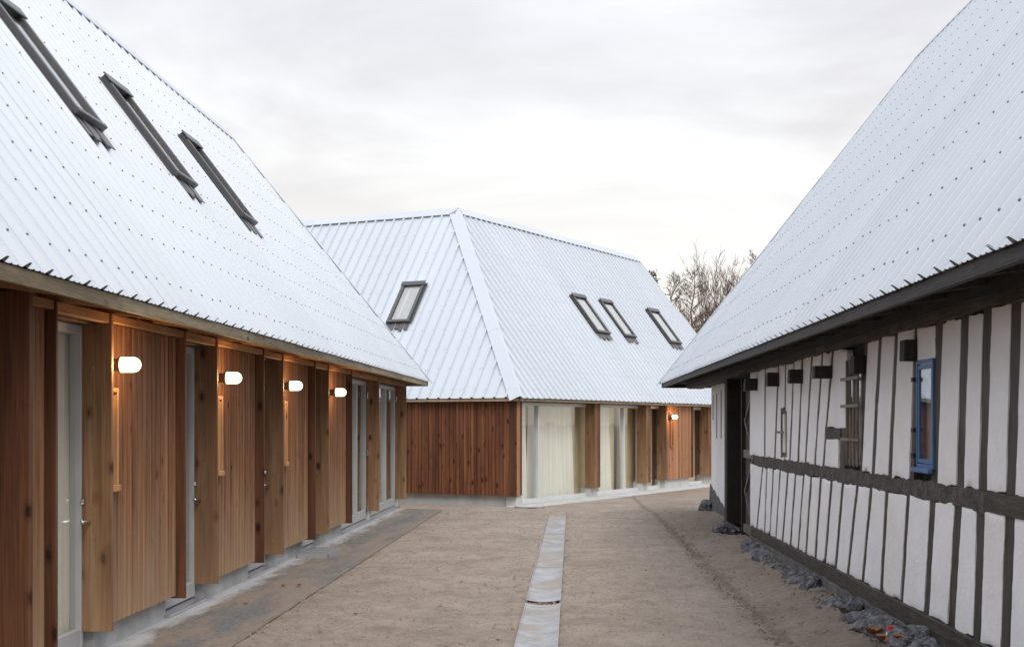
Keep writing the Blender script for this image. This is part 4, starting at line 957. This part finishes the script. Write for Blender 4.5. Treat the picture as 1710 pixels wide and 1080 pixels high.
# plank door, ajar at the end of the timber wall
dr = MB(); dr.box(FR, 18.66, 18.72, WP - .02, WP + .06, .06, 2.18); dr = dr.build('plank_door', 'black_post', RB)
x = 17.7
while x < 18.64: board(FR, x, x + .145, WP + .03, WP + .055, .08, 2.16, 'plank', 'tarred_timber', dr); x += .155
for z in (.16, 1.14, 2.02): bx(FR, 17.68, 18.65, WP + .0, WP + .029, z, z + .11, 'cross_rail', 'gray_brace', dr)
for (z0, z1, s_) in ((.27, .70, 1), (.70, 1.13, -1), (1.26, 1.62, 1), (1.62, 2.0, -1)):
    m = MB(); x0, x1 = (17.75, 18.5) if s_ > 0 else (18.5, 17.75)
    m.hexa([FR.P(x0, WP + .001, z0), FR.P(x0 + .09, WP + .001, z0), FR.P(x0 + .09, WP + .028, z0), FR.P(x0, WP + .028, z0), FR.P(x1, WP + .001, z1), FR.P(x1 + .09, WP + .001, z1), FR.P(x1 + .09, WP + .028, z1), FR.P(x1, WP + .028, z1)])
    m.build('brace', 'gray_brace', dr)
# post on its stone, jambs of the wagon opening
bx(FR, 20.35, 20.6, WP - .02, WP + .22, .13, 2.24, 'post', 'black_post', RB, .012)
m = MB(); m.box(FR, 20.62, 22.9, WP + .24, WP + .3, 0, 2.3); m.build('plank_wall', 'black_post', RB)
bx(FR, 19.4, 19.46, WP + .30, WP + .36, .1, 2.1, 'side_jamb', 'white_pipe', RB, .01)
m = MB(); m.box(FR, 18.7, 20.35, WP + .6, WP + .65, 0, 2.3); m.build('plank_wall', 'black_post', RB)
bx(FR, 19.2, 20.36, WP + .5, WP + .55, 1.06, 1.16, 'cross_rail', 'tarred_beam', RB)
# white end bay
EW = 2.78
ew = MB(); na_, nz_ = 14, 14
ww = MB(); ww.box(FR, 23.1, 26.35, EW, EW + .3, .0, 2.36); ww.box(FR, 23.1, 23.3, EW + .3, 5, 0, 2.36); ww.box(FR, 26.15, 26.35, EW + .3, 9.2, -.1, 2.36); ww.build('end_wall', 'plaster', RB, bevel=.03)
for px, y0, y1 in ((1191, 660, 701), (1197, 657, 732), (1204.5, 651, 732)):
    a, z1 = FR.at(px, EW, y0); _, z0 = FR.at(px, EW, y1); bx(FR, a - .05, a + .05, EW - .006, EW + .02, z0, z1, 'timber_strip', 'gray_brace', RB)
# grey cement foot: higher near, sweeping
m = MB(); n_ = 16; rows = []
for i in range(n_ + 1):
    f = i / n_; a = 23.05 + f * 3.33; zt = .02 + .42 * f ** 1.1 + .02 * math.sin(i * 2.1)
    for d, z in ((EW - .05, -.14), (EW - .02, zt), (EW + .05, zt + .01), (EW + .05, -.14)): m.v.append(FR.P(a, d + .01 * mn.noise((a * 3, d, 1)), z))
    if i:
        b = i * 4; c = b - 4
        for k in range(4): m.f.append((c + k, c + (k + 1) % 4, b + (k + 1) % 4, b + k))
m.f += [(0, 1, 2, 3), (n_ * 4 + 3, n_ * 4 + 2, n_ * 4 + 1, n_ * 4)]; m.build('cement_foot', 'gray_footing', RB)
bx(FR, 23.2, 26.4, 2.42, 2.8, 2.30, 2.36, 'soffit_board', 'black_board', RB)
# stones
ICO = None
def stone(p, sx_, sy_, sz_, seed, mat='gray_stone'):
    bm = bmesh.new(); bmesh.ops.create_icosphere(bm, subdivisions=4, radius=1)
    for v in bm.verts:
        c = v.co.copy(); r_ = 1 + .30 * mn.noise(c * 1.3 + Vector((seed, 0, 0))) + .22 * mn.noise(c * 3.1 + Vector((0, seed, 0))) + .10 * mn.noise(c * 8 + Vector((0, 0, seed)))
        q_ = c * r_
        # flatten into facets
        for kx in range(5):
            dvec = Vector((math.sin(seed * 3 + kx * 2.1), math.cos(seed * 5 + kx * 1.7), math.sin(kx * 2.9 + seed))).normalized(); t_ = q_.dot(dvec)
            if t_ > .74: q_ -= dvec * (t_ - .74) * .8
        v.co = Vector((q_.x * sx_, q_.y * sy_, q_.z * sz_))
    me = bpy.data.meshes.new('stone'); bm.to_mesh(me); bm.free(); me.materials.append(MAT[mat])
    o_ = bpy.data.objects.new('stone', me); COL.objects.link(o_); o_.rotation_euler = (U(-.2, .2), U(-.2, .2), U(0, 6)); pw = RB['wl']; o_.parent = RB; o_.location = (p[0] - pw[0], p[1] - pw[1], p[2] - pw[2]); o_['wl'] = p
    return o_
def gp_(px, py, z=0.0):
    Y = (EYE - z) * F_PX / (py - HY); return ((px - CX) / F_PX * Y, Y, z)
for k, (px, py, r_, fl_) in enumerate([(1253, 914, .11, .9), (1262, 921, .12, .8), (1272, 930, .12, .8), (1282, 938, .12, .7), (1292, 946, .12, .7), (1303, 951, .10, .6), (1318, 968, .10, .9), (1330, 974, .12, .9), (1340, 978, .11, .7), (1353, 980, .115, 1.0), (1366, 992, .05, .8),
                                       (1392, 1008, .10, .45), (1404, 1009, .06, .5), (1424, 1012, .08, .9), (1440, 1034, .10, .7), (1458, 1044, .13, .75), (1475, 1052, .12, .8), (1490, 1062, .09, .8), (1524, 1076, .12, .9), (1548, 1092, .12, .8), (1580, 1110, .13, .8)]):
    a_, z_ = FR.at(px, 2.25, py); stone(FR.P(a_, 2.25, z_), r_ * .95, r_ * U(1.1, 1.6), r_ * fl_ * 1.05, k * 1.7 + 1)
for k, (a, d, sx_, sz_) in enumerate([(20.4, 2.40, .20, .13), (20.65, 2.52, .20, .12), (19.7, 2.62, .13, .12), (19.3, 2.66, .12, .09), (25.9, 2.62, .13, .15)]): stone(FR.P(a, d, .05), sx_, sx_, sz_, 40 + k)
# rubble grit along the wall foot
m = MB()
for i in range(420):
    a = U(8, 17.6); d = WP - .07 - abs(random.gauss(0, .09)); r_ = U(.006, .028); x, y, _ = FR.P(a, d, 0); z = gz(x, y) + fine_z(x, y)
    m.add([(x + r_, y, z), (x, y + r_ * 1.2, z), (x - r_, y, z), (x, y - r_, z), (x + U(-.4, .4) * r_, y, z + r_ * .9)], [(0, 1, 4), (1, 2, 4), (2, 3, 4), (3, 0, 4)])
o = m.build('rubble_grit', 'gray_footing', kind='stuff', fix=False); o['label'] = 'grey rubble crumbs strewn along the foot of the barn wall'; o['category'] = 'rubble'

# dry leaves and the red marker
def leaf(p, L_, rz, curl, label, group='dry brown leaves'):
    m = MB(); n_ = 6; W_ = [0, .55, .8, .62, .9, .5, 0]
    c, s_ = math.cos(rz), math.sin(rz)
    for i in range(n_ + 1):
        f = i / n_ - .5
        for sd_ in (-1, 0, 1):
            x = f * L_; y = sd_ * W_[i] * L_ * .42; z = curl * (abs(sd_) * .35 * W_[i] + f * f * 1.5) * L_ + .004
            m.v.append((p[0] + x * c - y * s_, p[1] + x * s_ + y * c, p[2] + z))
    for i in range(n_):
        for k in range(2): b = i * 3 + k; m.f.append((b, b + 1, b + 4, b + 3))
    o_ = m.build('dry_leaf', 'dry_leaf_brown', origin=p, smooth=True, fix=False); tag(o_, label, 'leaf', group); return o_
def gb(px, py, d=2.12): a_, z_ = FR.at(px, d, py); return FR.P(a_, d, z_ + .01)
def gl(px, py): p_ = gp_(px, py); return (p_[0], p_[1], fine_z(p_[0], p_[1]) + .012)
leaf(gb(1458, 1062), .15, .4, .9, 'large curled brown leaf left of the red marker by the barn stones')
leaf(gb(1473, 1070), .12, 2.1, .7, 'brown leaf lying directly below the red marker by the barn')
leaf(gb(1499, 1070), .10, 1.1, .7, 'small dry leaf right of the red marker by the barn stones')
leaf((*gl(473, 981)[:2], .016), .07, 1.0, .5, 'dry leaf on the paved strip, left one of a close pair')
leaf((*gl(499, 980)[:2], .016), .08, 2.4, .5, 'dry leaf on the paved strip, right one of a close pair')
leaf((*gl(410, 1011)[:2], .016), .06, .2, .5, 'lone dry leaf on the paved strip nearest the camera')
leaf((*gl(594, 1028)[:2], .012), .05, .7, .5, 'lone pale leaf on the sand beyond the strip edge')
p = gb(1484, 1066); rk = thing('marker_peg', 'red and white marker peg among brown leaves at the barn foot', 'marker', p)
m = MB(); m.tube((p[0] - .005, p[1], p[2] - .03), (p[0] + .012, p[1], p[2] + .075), .020, .018, 10); m.build('peg', 'red_plastic', rk)
m = MB(); m.tube((p[0] + .0025, p[1], p[2] + .012), (p[0] + .0065, p[1], p[2] + .035), .0215, .0212, 10); m.build('white_band', 'white_pipe', rk)

# ============================================================ TREES
def grow(m, p, dirv, L_, r_, depth, spread, up, kids, wig=.12, mn_r=.006):
    segs = max(2, int(4 - depth * .3)) if depth > 0 else 3; q_ = Vector(p); d = Vector(dirv).normalized(); pts = [(q_.copy(), r_)]
    for i in range(segs):
        d = (d + Vector((U(-wig, wig), U(-wig, wig), U(-wig, wig) + up * .08))).normalized(); q2 = q_ + d * (L_ / segs); r2 = max(mn_r * .6, r_ * (1 - .75 * (i + 1) / segs)); r1 = pts[-1][1]
        m.tube(q_, q2, max(r1, mn_r * .6), r2, 4 if r_ > .03 else 3, False); q_ = q2; pts.append((q_.copy(), r2))
    if depth <= 0: return
    for k in range(kids):
        f = U(.25, 1) * segs; i = min(segs - 1, int(f)); g = f - i; base = pts[i][0].lerp(pts[i + 1][0], g); rb = pts[i][1] * (1 - g) + pts[i + 1][1] * g
        ax = Vector((U(-1, 1), U(-1, 1), U(-.3, .6))).normalized(); nd_ = (d + ax * spread).normalized()
        grow(m, base, nd_, L_ * U(.38, .62), max(mn_r, rb * .55), depth - 1, spread, up, kids, wig, mn_r)
def tree(px, Y, top_py, kind, label, group='bare trees behind the far house'):
    x = (px - CX) / F_PX * Y; H_ = EYE + (HY - top_py) / F_PX * Y + .1; base = (x, Y, -.12)
    t = thing('bare_tree' if kind != 'conifer' else 'conifer_tree', label, 'tree', base, group); tr = MB(); cr_ = MB()
    if kind == 'larch':
        n_ = 9; q_ = Vector(base)
        for i in range(n_):
            q2 = Vector((base[0] + mn.noise((i * .6, px, 0)) * .25, Y, base[2] + H_ * (i + 1) / n_)); tr.tube(q_, q2, .11 * (1 - i / n_) + .012, .11 * (1 - (i + 1) / n_) + .012, 6, False); q_ = q2
        z = .25
        while z < .985:
            L_ = (1 - z) ** .8 * H_ * .24 + .25; an = U(0, 6.28); grow(cr_, (base[0], Y, base[2] + H_ * z), (math.cos(an), math.sin(an), U(.25, .7)), L_, .022, 2, .8, .9, 5, .2, .007); z += .0095
    elif kind == 'multi':
        for s_ in range(7):
            an = s_ * .9; grow(tr, base, (math.cos(an) * .10, math.sin(an) * .10, 1), H_ * U(.86, 1.02), .07, 0, .3, .2, 0, .035, .012)
            for k in range(26):
                f = U(.3, .97); b_ = Vector(base) + Vector((math.cos(an) * .10, math.sin(an) * .10, 1)).normalized() * H_ * f * .95
                grow(cr_, b_, (U(-.5, .5), U(-.5, .5), 1), H_ * U(.08, .17), .016, 2, .6, .9, 4, .14, .007)
    elif kind == 'round':
        grow(tr, base, (U(-.05, .05), 0, 1), H_ * .9, .13, 0, .3, .2, 0, .05, .012)
        for k in range(34):
            f = U(.22, .9); an = U(0, 6.28); b_ = Vector(base) + Vector((0, 0, H_ * f)); grow(cr_, b_, (math.cos(an), math.sin(an), U(.3, 1.3)), H_ * U(.12, .24) * (1.25 - f * .75), .026, 3, .9, .5, 5, .22, .007)
    elif kind == 'conifer':
        tr.tube(base, (base[0], Y, base[2] + H_), .14, .02, 6, False); z = .2
        while z < 1:
            L_ = (1 - z) * H_ * .22 + .2
            for k in range(4):
                an = U(0, 6.28); d_ = Vector((math.cos(an), math.sin(an), .35)).normalized(); b_ = Vector((base[0], Y, base[2] + H_ * z)); tr.tube(b_, b_ + d_ * L_, .02, .006, 3, False)
                for j in range(22):
                    c = b_ + d_ * L_ * U(.15, 1) + Vector((U(-.12, .12), U(-.12, .12), U(-.08, .16))); e1 = Vector((U(-1, 1), U(-1, 1), U(-.2, 1))).normalized() * .12; e2 = Vector((U(-1, 1), U(-1, 1), U(-1, 1))).normalized() * .03
                    cr_.add([c - e2, c + e2, c + e1], [(0, 1, 2)])
            z += .022
    tr.build('trunk', 'bark', t, fix=False); cr_.build('crown', 'needles' if kind == 'conifer' else 'bark', t, fix=False)
tree(1088, 62, 457, 'conifer', 'dark green conifer just showing over the far roof slope', 'trees behind the far house')
tree(1120, 64, 458, 'round', 'bushy bare tree nearest the far roof edge, right of the conifer')
tree(1157, 66, 450, 'larch', 'tall straight bare larch in the middle of the gap')
tree(1179, 72, 526, 'round', 'low bare tree between the larch and the forked stems')
tree(1196, 68, 454, 'multi', 'many stemmed bare tree with upright whips, right of the larch')
tree(1228, 70, 466, 'larch', 'bare larch half hidden by the barn roof')
tree(1138, 74, 506, 'round', 'low twiggy tree behind the tall larch')
tree(1262, 70, 423, 'larch', 'tallest bare treetop just clearing the barn roof edge')
tree(1212, 76, 506, 'round', 'low bare tree behind the many stemmed one')
tree(1160, 82, 551, 'round', 'lowest dense bare tree at the bottom of the gap')
